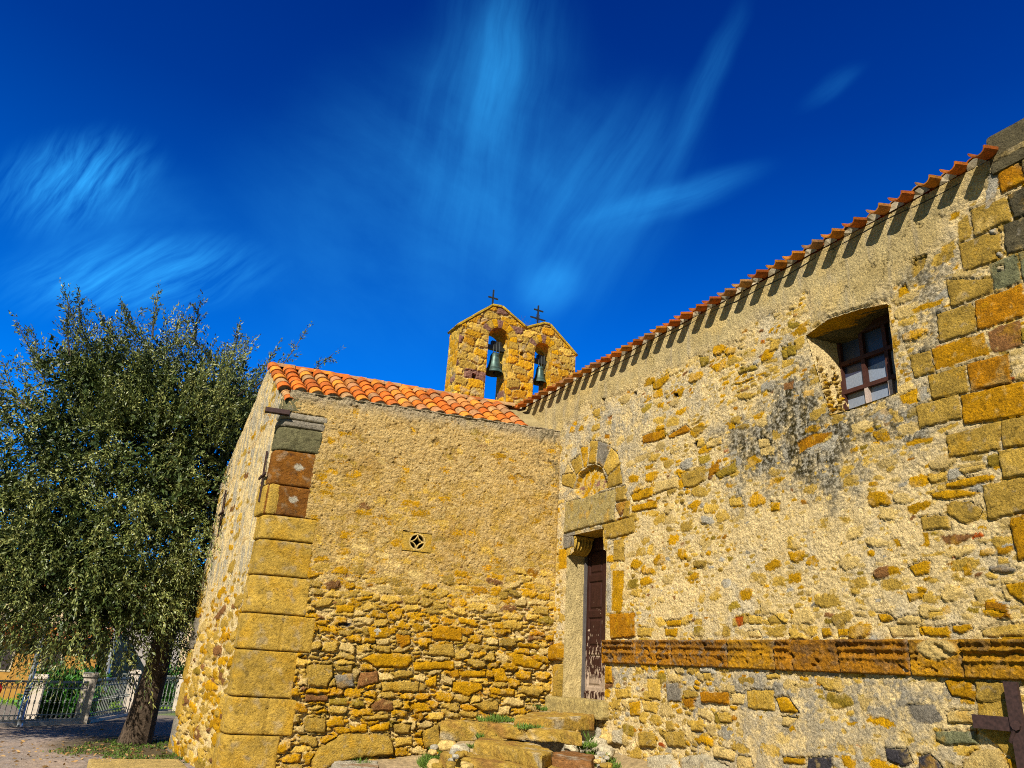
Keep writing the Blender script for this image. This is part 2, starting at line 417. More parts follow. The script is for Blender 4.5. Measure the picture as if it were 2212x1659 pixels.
def put_stones(pl, U, V, H, Cc, items, seed=900, warp=0.012):
    """lays the individually recognisable stones into a wall's height and colour fields"""
    for k, (zk, cn, rel, pts) in enumerate(items):
        q = np.array([pl.hit(*px(zk, *p)) for p in pts])
        x0, x1 = q[:, 0].min() - .03, q[:, 0].max() + .03; y0, y1 = q[:, 1].min() - .03, q[:, 1].max() + .03
        cu = np.where((U[0] > x0) & (U[0] < x1))[0]; cv = np.where((V[:, 0] > y0) & (V[:, 0] < y1))[0]
        if not len(cu) or not len(cv): continue
        sl_ = np.s_[cv[0]:cv[-1] + 1, cu[0]:cu[-1] + 1]
        u, v = U[sl_], V[sl_]
        wu = u + fbm(u, v, 9, 3, seed + k) * warp * 1.6; wv = v + fbm(u, v, 9, 3, seed + k + 7) * warp * 1.6
        d = poly_sd(wu, wv, q) - 0.002
        ins = d > 0
        top = abs(rel) * (sstep(0, 0.016, d) * 0.8 + sstep(0, 0.06, d) * 0.2)
        rough = fbm(u, v, 14, 4, seed + k + 3) * 0.006 + fbm(u * 0.4, v, 45, 2, seed + k + 4) * 0.003
        base = H[sl_]
        if rel > 0: new = top + rough + 0.004 + (u - q[:, 0].mean()) * ((k * 7919 % 13) - 6) * 0.003
        else: new = rel * sstep(0, 0.012, d) + rough * 2
        joint = (d <= 0) & (d > -0.012)
        if rel > 0.012: base = np.where(joint, np.minimum(base, -0.012 + base * .3), base)
        H[sl_] = np.where(ins, new, base)
        c = P[cn] * (0.9 + 0.2 * ((k * 31) % 7) / 7)
        blot = fbm(u, v, 7, 3, seed + k + 11)
        c = lerpc(np.broadcast_to(c, U[sl_].shape + (3,)), np.broadcast_to(P['gold'] if k % 3 else P['cream'], U[sl_].shape + (3,)), sstep(.08, .35, fbm(u, v, 4.5, 4, seed + k + 19)) * .45)
        c = c * (1 - .45 * sstep(.25, .42, fbm(u * .6, v, 16, 3, seed + k + 23)))[..., None]
        cc = c * (1 + 0.42 * blot[..., None] + 0.14 * fbm(u, v, 40, 3, seed + k + 13)[..., None])
        lich = sstep(0.12 if cn == 'lint' else 0.22, 0.45, fbm(u, v, 11, 4, seed + k + 17)) * (1.6 if cn in ('lint', 'grey') else 1)
        cc = lerpc(cc, np.broadcast_to(P['gm'] if cn in ('tan', 'dk', 'grey', 'green', 'lint') else P['cream'], cc.shape), lich * 0.45)
        Cc[sl_] = np.where(ins[..., None], cc, np.where(joint[..., None], Cc[sl_] * .9, Cc[sl_]))

# ================================================================== THE CHURCH
church = thing('church', (INNER[0], INNER[1], 0.9), 'old golden rubble stone church with tiled roofs and a side wing around a brown door', 'church')

# ---- the long wall of the nave -------------------------------------------------
ST_N = [
 # ashlar quoins and patches round the window
 ('Z7','tan',.02,[(1500,0),(1890,0),(1895,105),(1545,230),(1515,60)]), ('Z7','tan',.02,[(1425,290),(1715,185),(1765,425),(1460,520)]),
 ('Z7','rust',.018,[(1735,180),(2140,25),(2140,300),(1830,405),(1760,410)]), ('Z7','rg',.015,[(1385,570),(1820,430),(1860,620),(1680,665),(1420,750)]),
 ('Z7','brown',.012,[(1835,430),(2115,320),(2140,540),(1900,610),(1860,560)]), ('Z7','tan',.018,[(1200,625),(1375,575),(1415,760),(1245,810)]),
 ('Z7','rust',.02,[(1665,690),(2005,600),(2040,840),(1700,920)]), ('Z7','tan',.022,[(1350,790),(1660,700),(1690,930),(1390,985)]),
 ('Z7','rg',.024,[(1620,950),(2140,825),(2180,1110),(1645,1195)]), ('Z7','tan',.022,[(1255,1035),(1610,930),(1640,1135),(1280,1225)]),
 ('Z7','tan',.022,[(1500,1270),(1930,1165),(1955,1385),(1530,1465)]), ('Z7','tan',.018,[(1945,1155),(2190,1100),(2190,1350),(1965,1385)]),
 ('Z7','cg',.03,[(1920,1400),(2190,1360),(2190,1600),(1960,1630)]), ('Z7','gold',.01,[(1110,90),(1190,40),(1210,110),(1120,155)]),
 ('Z7','gold',.008,[(1240,50),(1270,35),(1275,65),(1245,70)]), ('Z7','gold',.008,[(1230,240),(1350,190),(1480,160),(1475,200),(1240,280)]),
 ('Z7','gold',.016,[(1130,950),(1280,890),(1275,1010),(1160,1020)]), ('Z7','rust',.006,[(300,1330),(400,1270),(590,1240),(500,1330),(380,1380),(320,1430)]),
 ('Z7','lg',.008,[(375,1385),(520,1325),(640,1250),(590,1380),(470,1400),(380,1430)]), ('Z7','lg',.01,[(860,1120),(1010,1050),(1080,1120),(1020,1180),(960,1150)]),
 ('Z7','lg',.012,[(1280,920),(1340,850),(1380,960),(1300,1000)]),
 ('Z7','olive',.02,[(160,550),(275,530),(285,610),(180,655)]), ('Z7','cg',.015,[(70,490),(150,480),(110,590),(70,600)]), ('Z7','cg',.015,[(165,660),(275,645),(265,700),(165,730)]),
 ('Z7','gold',.015,[(165,810),(280,720),(285,760),(200,810)]), ('Z7','brown',.012,[(180,850),(270,820),(260,900),(180,905)]), ('Z7','olive',.015,[(210,350),(290,345),(325,370),(260,405),(215,395)]),
 ('Z7','gold',.01,[(1170,1340),(1290,1300),(1410,1290),(1400,1320),(1190,1370)]), ('Z7','cg',.01,[(1090,1280),(1150,1275),(1150,1310),(1095,1310)]),
 ('Z7','cg',.012,[(1430,1230),(1600,1165),(1610,1190),(1460,1260)]), ('Z7','cream',.012,[(1580,1520),(1800,1480),(1850,1530),(1650,1570)]), ('Z7','cg',.015,[(1350,1590),(1500,1560),(1520,1659),(1360,1659)]),
 ('Z2','rust',.03,[(750,500),(970,390),(1060,560),(1060,630),(810,740)]), ('Z2','dk',.05,[(700,320),(680,250),(760,190),(1024,70),(1150,0),(1150,290),(755,495)]),
 ('Z2','dk',.03,[(985,390),(1150,300),(1150,560),(1024,590)]), ('Z2','dk',.025,[(865,750),(1150,620),(1150,900),(930,990)]),
 ('Z2','tan',.02,[(515,900),(860,760),(900,990),(560,1150)]), ('Z2','tan',.015,[(410,1010),(510,930),(545,1145),(415,1205)]),
 ('Z2','tan',.022,[(415,1210),(790,1080),(830,1350),(455,1475)]), ('Z2','dk',.02,[(830,1030),(1150,910),(1150,1220),(860,1320)]),
 ('Z2','tan',.012,[(265,1240),(370,1180),(380,1340),(200,1430)]), ('Z2','tan',.012,[(0,1350),(150,1310),(100,1450),(0,1540)]),
 ('Z2','green',.016,[(700,1400),(950,1290),(1010,1570),(750,1650)]), ('Z2','lg',.03,[(750,1310),(800,1275),(835,1300),(810,1350)]), ('Z2','lg',.03,[(690,1090),(770,1050),(780,1110),(710,1125)]), ('Z2','lg',.028,[(770,1420),(840,1405),(830,1460),(770,1470)]),
 ('Z2','green',.018,[(970,1290),(1150,1210),(1150,1500),(1020,1560)]), ('Z2','lg',.01,[(700,560),(760,520),(790,640),(760,760),(710,890),(660,880)]),
 # right hand middle
 ('Z9','tan',.026,[(875,260),(1300,170),(1300,510),(920,590)]), ('Z9','rg',.03,[(1125,570),(1320,530),(1320,950),(1200,965)]),
 ('Z9','tan',.02,[(535,470),(590,410),(740,405),(875,480),(830,570),(740,625),(650,610),(540,520)]), ('Z9','tan',.02,[(285,555),(550,540),(580,670),(320,690)]),
 ('Z9','gold',.018,[(400,345),(560,300),(860,320),(760,370),(520,400),(410,385)]), ('Z9','cg',.02,[(355,180),(540,140),(540,200),(400,245)]),
 ('Z9','cg',.02,[(640,110),(880,60),(905,110),(700,165)]), ('Z9','gold',.018,[(520,250),(640,210),(920,155),(935,220),(700,280),(540,290)]),
 ('Z9','gold',.02,[(190,1030),(330,960),(385,970),(385,1075),(250,1110)]), ('Z9','gold',.016,[(690,1030),(770,955),(780,1110),(710,1110)]),
 ('Z9','brown',.014,[(480,735),(860,710),(650,825),(530,800)]), ('Z9','gold',.014,[(320,700),(380,705),(395,835),(280,835),(330,800)]),
 ('Z9','gold',.018,[(170,1270),(330,1260),(320,1310),(190,1360)]), ('Z9','rg',.016,[(1000,835),(1155,835),(1160,880),(1090,915),(1010,890)]),
 ('Z9','grey',.02,[(920,1030),(1070,1000),(1200,1045),(1170,1080),(950,1075)]), ('Z9','gold',.02,[(1085,1180),(1300,1160),(1300,1400),(1140,1290)]),
 ('Z9','cream',.016,[(800,1220),(940,1215),(980,1280),(870,1385),(800,1300)]), ('Z9','gold',.016,[(870,1430),(960,1410),(1110,1440),(1080,1490),(900,1480)]),
 ('Z9','gold',.02,[(595,1570),(760,1560),(790,1610),(660,1650),(600,1620)]), ('Z9','gold',.02,[(285,1580),(560,1590),(590,1640),(300,1659)]),
 ('Z9','cream',.02,[(850,1600),(1100,1560),(1300,1580),(1300,1659),(860,1659)]), ('Z9','cg',.014,[(370,1440),(510,1425),(520,1480),(370,1510)]),
 ('Z9','gold',.014,[(0,1010),(90,1020),(115,1095),(0,1100)]), ('Z9','gold',.014,[(30,765),(100,760),(130,830),(90,850)]), ('Z9','cg',.012,[(300,905),(500,890),(505,915),(320,935)]),
 ('Z9','tan',.012,[(580,1140),(640,1120),(740,1140),(680,1170)]), ('Z9','cg',.012,[(350,1140),(440,1130),(490,1165),(400,1190)]), ('Z9','gold',.012,[(250,1200),(350,1210),(350,1255),(270,1245)]),
 # below and beside the string course
 ('Z8','rust',.03,[(0,25),(130,15),(140,145),(5,160)]), ('Z8','rg',.03,[(1780,375),(1935,380),(1960,490),(1830,460)]), ('Z8','tan',.032,[(1950,380),(2110,380),(2135,480),(2060,500),(1965,495)]),
 ('Z8','cg',.028,[(205,365),(270,370),(275,485),(210,475)]), ('Z8','grey',.02,[(300,395),(380,390),(385,490),(310,490)]), ('Z8','rust',.035,[(485,440),(640,440),(645,510),(490,495)]),
 ('Z8','cg',.03,[(730,430),(880,430),(885,545),(740,530)]), ('Z8','gold',.035,[(885,465),(960,470),(1015,550),(920,550)]), ('Z8','grey',.016,[(1590,500),(1740,510),(1790,590),(1700,615),(1620,580)]),
 ('Z8','cream',.03,[(1800,545),(1950,540),(1955,610),(1810,610)]), ('Z8','green',.03,[(1740,650),(1950,645),(1975,720),(1800,725),(1745,700)]),
 ('Z8','black',.03,[(1475,740),(1590,745),(1615,820),(1560,840),(1480,800)]), ('Z8','black',.03,[(1650,790),(1720,770),(1780,846),(1780,900),(1650,900)]),
 ('Z8','cream',.05,[(1890,820),(1960,745),(2080,740),(2130,830),(2130,930),(1890,930)]), ('Z8','black',.02,[(1060,790),(1190,785),(1190,880),(1060,880)]),
 ('Z8','gold',.03,[(930,790),(1050,795),(1050,830),(930,820)]), ('Z8','gold',.025,[(110,500),(160,490),(165,570),(110,560)]), ('Z8','cg',.02,[(172,485),(255,490),(255,555),(185,540)]),
 ('Z8','tan',.02,[(390,430),(460,430),(465,470),(400,475)]), ('Z8','cream',.02,[(655,445),(725,450),(725,510),(655,505)]), ('Z8','cg',.025,[(570,545),(650,550),(655,605),(590,600)]),
 ('Z8','cream',.03,[(920,570),(1010,575),(960,630),(920,620)]), ('Z8','cg',.03,[(430,590),(500,590),(500,650),(440,650)]), ('Z8','tan',.04,[(280,655),(400,650),(410,735),(320,735)]),
 ('Z8','white',.09,[(220,780),(330,770),(385,846),(385,900),(226,900)]), ('Z8','white',.08,[(395,785),(520,770),(640,840),(640,900),(400,900)]), ('Z8','cream',.06,[(560,720),(680,760),(670,810),(570,790)]),
 ('Z8','cream',.06,[(690,780),(760,790),(790,900),(700,880)]), ('Z8','tan',.05,[(160,650),(240,655),(250,740),(170,735)]), ('Z8','white',.07,[(30,640),(75,640),(70,720),(20,715)]),
 ('Z8','cg',.02,[(30,425),(110,420),(120,470),(40,475)]), ('Z8','tan',.012,[(1960,500),(2140,480),(2212,560),(2212,846),(2100,760),(1980,640)]),
 ('Z8','cream',.015,[(985,400),(1090,395),(1095,420),(1000,420)]), ('Z8','gold',.012,[(1265,600),(1330,600),(1310,620),(1270,615)]), ('Z8','cg',.02,[(500,340),(545,335),(545,375),(505,378)]), ('Z8','cg',.02,[(835,345),(900,342),(905,368),(840,372)]),
 ('Z8','tan',.018,[(840,45),(880,30),(930,70),(860,80)]), ('Z8','gold',.02,[(1425,20),(1500,25),(1525,60),(1450,65)]), ('Z8','cream',.02,[(1525,60),(1580,30),(1665,40),(1660,75),(1540,80)]),
 ('Z8','cream',.018,[(1490,95),(1580,85),(1645,95),(1640,145),(1510,150)]), ('Z8','gold',.02,[(1655,90),(1820,95),(1820,150),(1680,135)]), ('Z8','cg',.02,[(1985,120),(2080,85),(2212,75),(2212,140),(2000,148)]),
 ('Z8','gold',.02,[(300,60),(385,55),(380,90),(310,90)]), ('Z8','gold',.02,[(295,100),(370,100),(360,145),(300,140)]), ('Z8','cg',.02,[(145,95),(230,95),(225,145),(150,145)]), ('Z8','cream',.02,[(740,120),(800,110),(815,150),(745,152)]),
 ('Z8','red',.016,[(675,40),(720,35),(720,80),(690,95)]), ('Z8','cg',.02,[(740,30),(820,35),(815,80),(745,78)]), ('Z8','gold',.02,[(1130,100),(1180,95),(1190,140),(1140,148)]), ('Z8','gold',.02,[(1215,100),(1275,100),(1275,145),(1225,145)]),
 # middle of the wall
 ('Z10','olive',.018,[(1075,250),(1165,240),(1165,310),(1095,355)]), ('Z10','rust',.018,[(545,985),(750,925),(765,1000),(650,1045),(550,1060)]), ('Z10','rust',.018,[(780,990),(950,880),(1000,940),(800,1015)]),
 ('Z10','tan',.016,[(1000,880),(1100,810),(1105,840),(1010,895)]), ('Z10','tan',.014,[(1000,930),(1060,900),(1180,890),(1050,970)]), ('Z10','gold',.018,[(640,500),(790,400),(795,450),(700,550),(645,555)]),
 ('Z10','olive',.02,[(1430,380),(1600,320),(1625,355),(1450,410)]), ('Z10','gold',.014,[(1600,410),(1700,390),(1700,420),(1610,430)]), ('Z10','gold',.018,[(1390,500),(1540,450),(1580,425),(1580,460),(1420,510)]),
 ('Z10','gold',.02,[(1305,210),(1340,160),(1415,165),(1405,210),(1330,240)]), ('Z10','cream',.014,[(1585,80),(1625,65),(1630,120),(1590,125)]), ('Z10','red',.01,[(1650,90),(1680,85),(1685,130),(1660,125)]),
 ('Z10','cg',.018,[(1740,110),(1830,80),(1810,170),(1730,210)]), ('Z10','olive',.018,[(1840,190),(1896,150),(1896,270),(1850,270)]), ('Z10','cg',.016,[(1690,285),(1810,255),(1810,290),(1700,315)]),
 ('Z10','cg',.016,[(1720,350),(1810,325),(1810,370),(1735,395)]), ('Z10','tan',.022,[(900,1340),(1130,1260),(1130,1400),(1020,1470),(930,1470)]), ('Z10','olive',.02,[(1220,1340),(1420,1220),(1420,1330),(1260,1385)]),
 ('Z10','cream',.022,[(655,1420),(880,1370),(880,1470),(770,1490),(670,1525)]), ('Z10','gold',.022,[(440,1540),(640,1450),(640,1550),(460,1605)]), ('Z10','gold',.022,[(445,1640),(690,1580),(680,1659),(450,1700)]),
 ('Z10','gold',.016,[(1515,1210),(1600,1160),(1675,1220),(1560,1280)]), ('Z10','gold',.016,[(565,1275),(650,1245),(640,1290),(580,1305)]), ('Z10','cream',.02,[(1140,1040),(1280,990),(1290,1060),(1150,1110)]),
 ('Z10','lg',.016,[(1310,1170),(1430,1115),(1430,1150),(1310,1200)]), ('Z10','gold',.014,[(1580,800),(1680,760),(1680,820),(1590,835)]), ('Z10','gold',.014,[(1345,860),(1415,860),(1420,920),(1350,930)]),
 ('Z10','cream',.018,[(1620,1020),(1730,1010),(1750,1080),(1640,1110)]), ('Z10','cream',.014,[(480,1190),(630,1130),(630,1190),(470,1250)]), ('Z10','gold',.014,[(710,1190),(780,1185),(785,1215),(715,1230)]),
 ('Z10','cg',.018,[(1350,1580),(1470,1550),(1480,1640),(1360,1650)]), ('Z10','gold',.018,[(1740,1600),(1830,1600),(1830,1690),(1740,1690)]), ('Z10','gold',.014,[(690,690),(750,670),(745,720),(690,725)]),
 ('Z10','gold',.014,[(555,680),(600,640),(640,615),(630,650),(570,685)]), ('Z10','cg',.014,[(1280,440),(1350,420),(1380,410),(1370,440),(1300,465)]), ('Z10','cg',.014,[(1540,610),(1600,575),(1615,595),(1560,625)]),
 ('Z10','brown',.012,[(1455,565),(1530,530),(1530,560),(1470,580)]), ('Z10','cg',.014,[(1640,590),(1720,550),(1730,575),(1680,600)]), ('Z10','black',-.05,[(455,580),(490,570),(500,610),(480,610)]), ('Z10','black',-.06,[(840,590),(890,590),(890,620),(850,630)]),
 ('Z10','black',-.06,[(1010,1050),(1080,1030),(1060,1085),(1040,1085)]), ('Z10','black',-.05,[(175,640),(220,640),(200,690)]), ('Z10','red',.01,[(230,810),(275,800),(260,850),(240,850)]), ('Z10','rust',.012,[(195,970),(240,970),(240,1010),(195,1010)]),
 # door surround
 ('Z6','tan',.03,[(585,115),(680,120),(650,410),(560,425)]), ('Z6','gold',.02,[(455,205),(555,195),(545,450),(495,470)]), ('Z6','tan',.024,[(320,400),(455,290),(485,475),(400,570)]),
 ('Z6','grey',.035,[(690,120),(850,180),(745,460),(670,420)]), ('Z6','cg',.028,[(860,205),(945,300),(970,420),(810,580),(750,460)]), ('Z6','tan',.024,[(975,430),(1010,680),(810,745),(805,590)]),
 ('Z6','cream',.02,[(290,410),(365,530),(240,560)]), ('Z6','tan',.024,[(215,560),(370,540),(410,590),(360,745),(210,695)]),
 ('Z6','cream',-.055,[(375,745),(440,570),(560,450),(650,425),(740,480),(800,600),(800,740),(600,830),(480,880),(380,800)]),
 ('Z6','lint',.045,[(270,920),(905,750),(900,1170),(390,1290),(240,1330)]), ('Z6','tan',.03,[(910,740),(1040,700),(1050,890),(915,920)]),
 ('Z6','brown',.028,[(920,930),(1040,905),(1020,1050),(975,1115),(920,1010)]), ('Z6','tan',.02,[(1050,900),(1100,895),(1085,1110),(1000,1130)]),
 ('Z6','tan',.034,[(735,1215),(1161,1100),(1161,1320),(870,1400),(785,1400)]), ('Z6','tan',.02,[(885,1420),(1020,1400),(1030,1690),(885,1690)]),
 ('Z6','grey',.028,[(235,1335),(385,1300),(380,1500),(250,1540),(230,1480)]),
 ('Z4','lg',.012,[(378,745),(405,745),(410,1010),(385,1015)]), ('Z4','gold',.012,[(415,790),(480,790),(465,1000),(412,1005)]), ('Z4','gold',.012,[(135,680),(178,680),(178,780),(135,785)]),
 ('Z4','rg',.10,[(85,1200),(130,1170),(225,1180),(235,1260),(85,1265)]), ('Z4','tan',.07,[(115,1280),(232,1278),(232,1455),(116,1458)]), ('Z4','rg',.03,[(360,1290),(410,1290),(415,1380),(365,1380)]),
 ('Z4','gold',.02,[(500,1480),(560,1470),(560,1550),(505,1550)]), ('Z4','gold',.01,[(680,570),(680,570)]),
]
ST_N = [s for s in ST_N if len(s[3]) > 2]
DOOR = [(.34, 1.25), (1.42, 1.25), (1.42, 3.29), (1.34, 3.31), (1.33, 3.62), (.53, 3.62), (.53, 3.36), (.34, 3.31)]
wq = [NV.hit(*px('Z7', *p)) for p in [(365, 462), (550, 330), (800, 250), (1020, 205), (1040, 235), (1120, 925), (690, 1078), (560, 1110)]]
WIN = [(float(a), float(b)) for a, b in wq]

def region(U, Z, pl, pts, soft=0.25):
    """soft mask round an outline given on the wall"""
    q = [pl.hit(*p) for p in pts]
    return sstep(-soft, soft, poly_sd(U, Z, q) + fbm(U, Z, 1.6, 4, 77) * soft * 2.2)

def build_nave():
    us = np.arange(-2.2, 8.6, 0.0105); zs = np.arange(0.15, 6.27, 0.0105)
    U, Z = np.meshgrid(us, zs)
    n1, n2, n3 = fbm(U, Z, 1.1, 4, 1), fbm(U, Z, 6, 4, 2), fbm(U, Z, 24, 4, 3)
    nf = fbm(U, Z, 60, 2, 4)
    big = stone_layer(U, Z, .25, .13, 100, 0.40); sm = stone_layer(U, Z, .11, .055, 200, 0.55)
    names = ['gold', 'cg', 'cream', 'tan', 'olive', 'rust', 'brown', 'red', 'lg']
    cb = palette(big[1], big[2], 1, names, [3.6, 5.5, 6, 2, 1.0, .3, .25, .04, .8]); cs = palette(sm[1], sm[2], 2, names, [2.5, 5, 6, 2, .8, .4, .4, .08, .8])
    hb = 0.002 + 0.022 * h01(big[1], big[2], 9); hs = 0.000 + 0.015 * h01(sm[1], sm[2], 10)
    tb = (big[3] * (h01(big[1], big[2], 11) - .5) + big[4] * (h01(big[1], big[2], 12) - .5)) * 0.016
    mort = -0.020 + n2 * 0.018 + n3 * 0.014
    # how far the plaster and pointing come up over the stones
    top = region(U, Z, NV, [(1090, 860), (1110, 925), (1225, 915), (1330, 850), (1500, 768), (1620, 700), (1740, 640), (1760, 700), (1850, 650), (1960, 600), (2040, 530), (2130, 300), (2000, 300)], .12)
    top = np.maximum(top, sstep(6.0, 6.14, Z)); top = np.maximum(top, sstep(.25, .05, U) * sstep(5.2, 5.45, Z + .1 * n1))
    leftp = region(U, Z, NV, [(1205, 930), (1390, 850), (1420, 1000), (1350, 1120), (1330, 1190), (1205, 1190)], .2)
    lich = region(U, Z, NV, [(1560, 960), (1640, 880), (1740, 800), (1800, 900), (1960, 880), (1960, 960), (1880, 1010), (1700, 1060), (1600, 1040)], .3)
    lich = np.maximum(lich, 0.8 * region(U, Z, NV, [(1930, 640), (2060, 520), (2010, 760), (1960, 840), (1940, 760)], .2))
    midc = region(U, Z, NV, [(1330, 1160), (1600, 1120), (2200, 1080), (2212, 1370), (1330, 1370)], .25)
    low = sstep(1.80, 1.74, Z)
    lowg = region(U, Z, NV, [(1310, 1440), (2150, 1480), (2130, 1540), (1700, 1530), (1500, 1490), (1320, 1470)], .12)
    lowp = region(U, Z, NV, [(1680, 1500), (2050, 1560), (2080, 1660), (1500, 1700), (1530, 1620)], .2)
    Pl = 0.004 + 0.030 * n1 + 0.016 * n2 + 0.006 * n3 - low * .010
    Pl = Pl + top * .06 + leftp * 0.018 + lich * 0.012 + lowg * 0.012 + lowp * 0.020 - (1 - top) * 0.002 + midc * 0.005
    smooth = np.clip(top + lowp * .5, 0, 1)
    Hs = np.where(big[0] > 0, hb * sstep(0, 0.011, big[0]) + 0.004 * sstep(0, .05, big[0]) + tb, -9)
    Hm = np.where(sm[0] > 0, hs * sstep(0, 0.012, sm[0]), -9)
    rough = n3 * 0.006 + nf * 0.003
    H = mort.copy(); kind = np.zeros(U.shape, int)
    m = Hm > H; H = np.where(m, Hm + rough, H); kind = np.where(m, 2, kind)
    m = Hs > H; H = np.where(m, Hs + rough * 1.2, H); kind = np.where(m, 1, kind)
    m = Pl > H; Hp = Pl * (1 - smooth * .75) + smooth * (0.020 + 0.010 * n1) + n3 * 0.013 * (1 - smooth * .7) + nf * 0.009 * (1 - .7 * smooth)
    edge = sstep(0, .006, Pl - H)
    H = np.where(m, H * (1 - edge) + Hp * edge, H); kind = np.where(m & (edge > .4), 3, kind)
    # stones lying just under the pointing still swell and tint it
    ghost = np.maximum(sstep(0, .02, big[0]) * sstep(.014, .0, Pl - hb), .8 * sstep(0, .012, sm[0]) * sstep(.012, 0, Pl - hs)) * (kind == 3) * (1 - top)
    H = H + ghost * .006 - (kind == 3) * (1 - top) * .012 * sstep(.006, -.004, np.abs(big[0])) * sstep(-.2, .3, n2)
    Cm = lerpc(np.broadcast_to(P['mort'], U.shape + (3,)), np.broadcast_to(P['gm'], U.shape + (3,)), np.clip(low * .8 + sstep(0, .5, n2) * .3, 0, 1))
    Cp = lerpc(np.broadcast_to(P['mort'], U.shape + (3,)), np.broadcast_to(P['plaster'], U.shape + (3,)), top)
    Cp = lerpc(Cp, np.broadcast_to(P['lg'] * 1.25, Cp.shape), sstep(.0, .4, fbm(U, Z, 1.6, 5, 141)) * .55 * (1 - top))
    Cp = lerpc(Cp, cb, ghost * .5)
    gl = np.clip(.42 * sstep(2.9, 4.2, Z) * (1 - top) * sstep(-.2, .25, n1) + leftp * .55 + lich * .95 + lowg * .9 + lowp * .7, 0, 1) * sstep(-.35, .25, n2 + .6 * n3 + .25 * lich)
    gcol = lerpc(np.broadcast_to(P['lg'], U.shape + (3,)), np.broadcast_to(P['dk'] * .9, U.shape + (3,)), sstep(-.15, .30, n3 + .5 * nf + .7 * lich * fbm(U * 4, Z * .7, 2, 4, 140) + .14 * lich) * (lich * .8 + .35))
    gcol = lerpc(gcol, np.broadcast_to(P['gm'], U.shape + (3,)), np.clip(lowp + lowg, 0, 1) * .6)
    Cp = lerpc(Cp, gcol, gl)
    Cb = cb * (1 + .25 * n2[..., None] + .25 * n3[..., None]); Cs = cs * (1 + .2 * n3[..., None])
    Cc = np.where((kind == 1)[..., None], Cb, np.where((kind == 2)[..., None], Cs, np.where((kind == 3)[..., None], Cp, Cm)))
    # old lime wash and lichen on the stones too
    wash = sstep(.05, .4, fbm(U, Z, 4, 5, 31)) * (.35 + .3 * midc)
    Cc = lerpc(Cc, np.broadcast_to(P['mort'], Cc.shape), wash * (kind != 0))
    Cc = lerpc(Cc, gcol, lich * sstep(.0, .4, n3 + n2) * .7)
    Cc = lerpc(Cc, np.broadcast_to(P['tan'] * .9, Cc.shape), top * .35 * sstep(-.2, .4, n1))
    spk = sstep(.18, .5, nf + .35 * n3) * (1 - top * .8); Cc = np.where((kind == 3)[..., None] & True, lerpc(Cc, np.broadcast_to(P['gm'] * .6, Cc.shape), spk * (.35 + .5 * np.clip(leftp + lich + lowg, 0, 1))), Cc)
    # grime under the eaves end and down the wall beneath the window
    put_stones(NV, U, Z, H, Cc, [(a_, b_, c_ * .7 if 0 < c_ < .05 else c_, d_) for a_, b_, c_, d_ in ST_N])
    # patches of the tympanum
    ty = poly_sd(U, Z, [NV.hit(*px('Z6', *p)) for p in [(375, 745), (440, 570), (560, 450), (650, 425), (740, 480), (800, 600), (800, 740), (480, 880), (380, 800)]]) > .004
    tp = fbm(U, Z, 7, 3, 88)
    Cc = np.where((ty & (tp > .05))[..., None], P['gold'] * 1.05, Cc); Cc = np.where((ty & (tp < -.28))[..., None], P['purple'] * 1.5, Cc)
    # grey streaks on the lintel
    st_ = sstep(.05, .4, fbm(U * 3.5, Z * .45, 2.2, 4, 130)) * top; Cc = lerpc(Cc, np.broadcast_to(P['gm'] * 1.05, Cc.shape), st_ * .45)
    Cc = lerpc(Cc, np.broadcast_to(P['cream'] * 1.15, Cc.shape), top * sstep(.1, .35, fbm(U, Z, 1.7, 4, 131)) * .5)
    crk = np.maximum(sstep(.012, .003, np.abs(fbm(U, Z, 1.25, 5, 132))), sstep(.008, .002, np.abs(fbm(U * .6, Z, 2.6, 4, 133)))) * (top * .9) * sstep(-.1, .2, n1); H = H - .02 * crk; Cc = Cc * (1 - .45 * crk[..., None])
    H = np.where(Z < 5.4, H * sstep(-0.02, 0.03, U), H)
    dm = poly_sd(U, Z, DOOR); wm = poly_sd(U, Z, WIN)
    stc = (U > 1.43) & (Z > 1.79) & (Z < 2.02)
    keepv = (dm < 0.004) & (wm < 0.004) & ((U > -.03) | (Z > 5.0))
    H = np.where((wm > -.03) | (dm > -.03), np.minimum(H, 0.012), H)
    kf = keepv[:-1, :-1] & keepv[1:, 1:] & keepv[1:, :-1] & keepv[:-1, 1:]
    mk('nave_wall', NV.P(U, Z, H), grid_faces(len(us), len(zs), kf), M_WALL, church, Cc)
build_nave()

# plain continuation of the nave wall behind the wing roof, and the wall's inner body
us = np.arange(-5.7, -2.17, .04); zs = np.arange(4.6, 6.26, .04); U, Z = np.meshgrid(us, zs)
mk('nave_wall_upper', NV.P(U, Z, 0.02 + fbm(U, Z, 3, 4, 5) * .015), grid_faces(len(us), len(zs)), M_PLAST, church, P['plaster'] * (1 + .2 * fbm(U, Z, 2, 4, 8)[..., None]))
b = MB()
for (u0, u1, z0, z1) in ((-5.6, .28, 0, 6.14), (.28, 1.50, 3.70, 6.14), (1.50, 5.1, 0, 6.14), (5.1, 6.42, 0, 4.08), (5.1, 6.42, 5.8, 6.14), (6.42, 9.2, 0, 6.14)):
    b.box(NV.P(u0, z0, -.22), NV.e * (u1 - u0), -NV.n * .5, np.array([0, 0, z1 - z0]), P['mort'])
b.build('wall_core', M_PLAST, church)

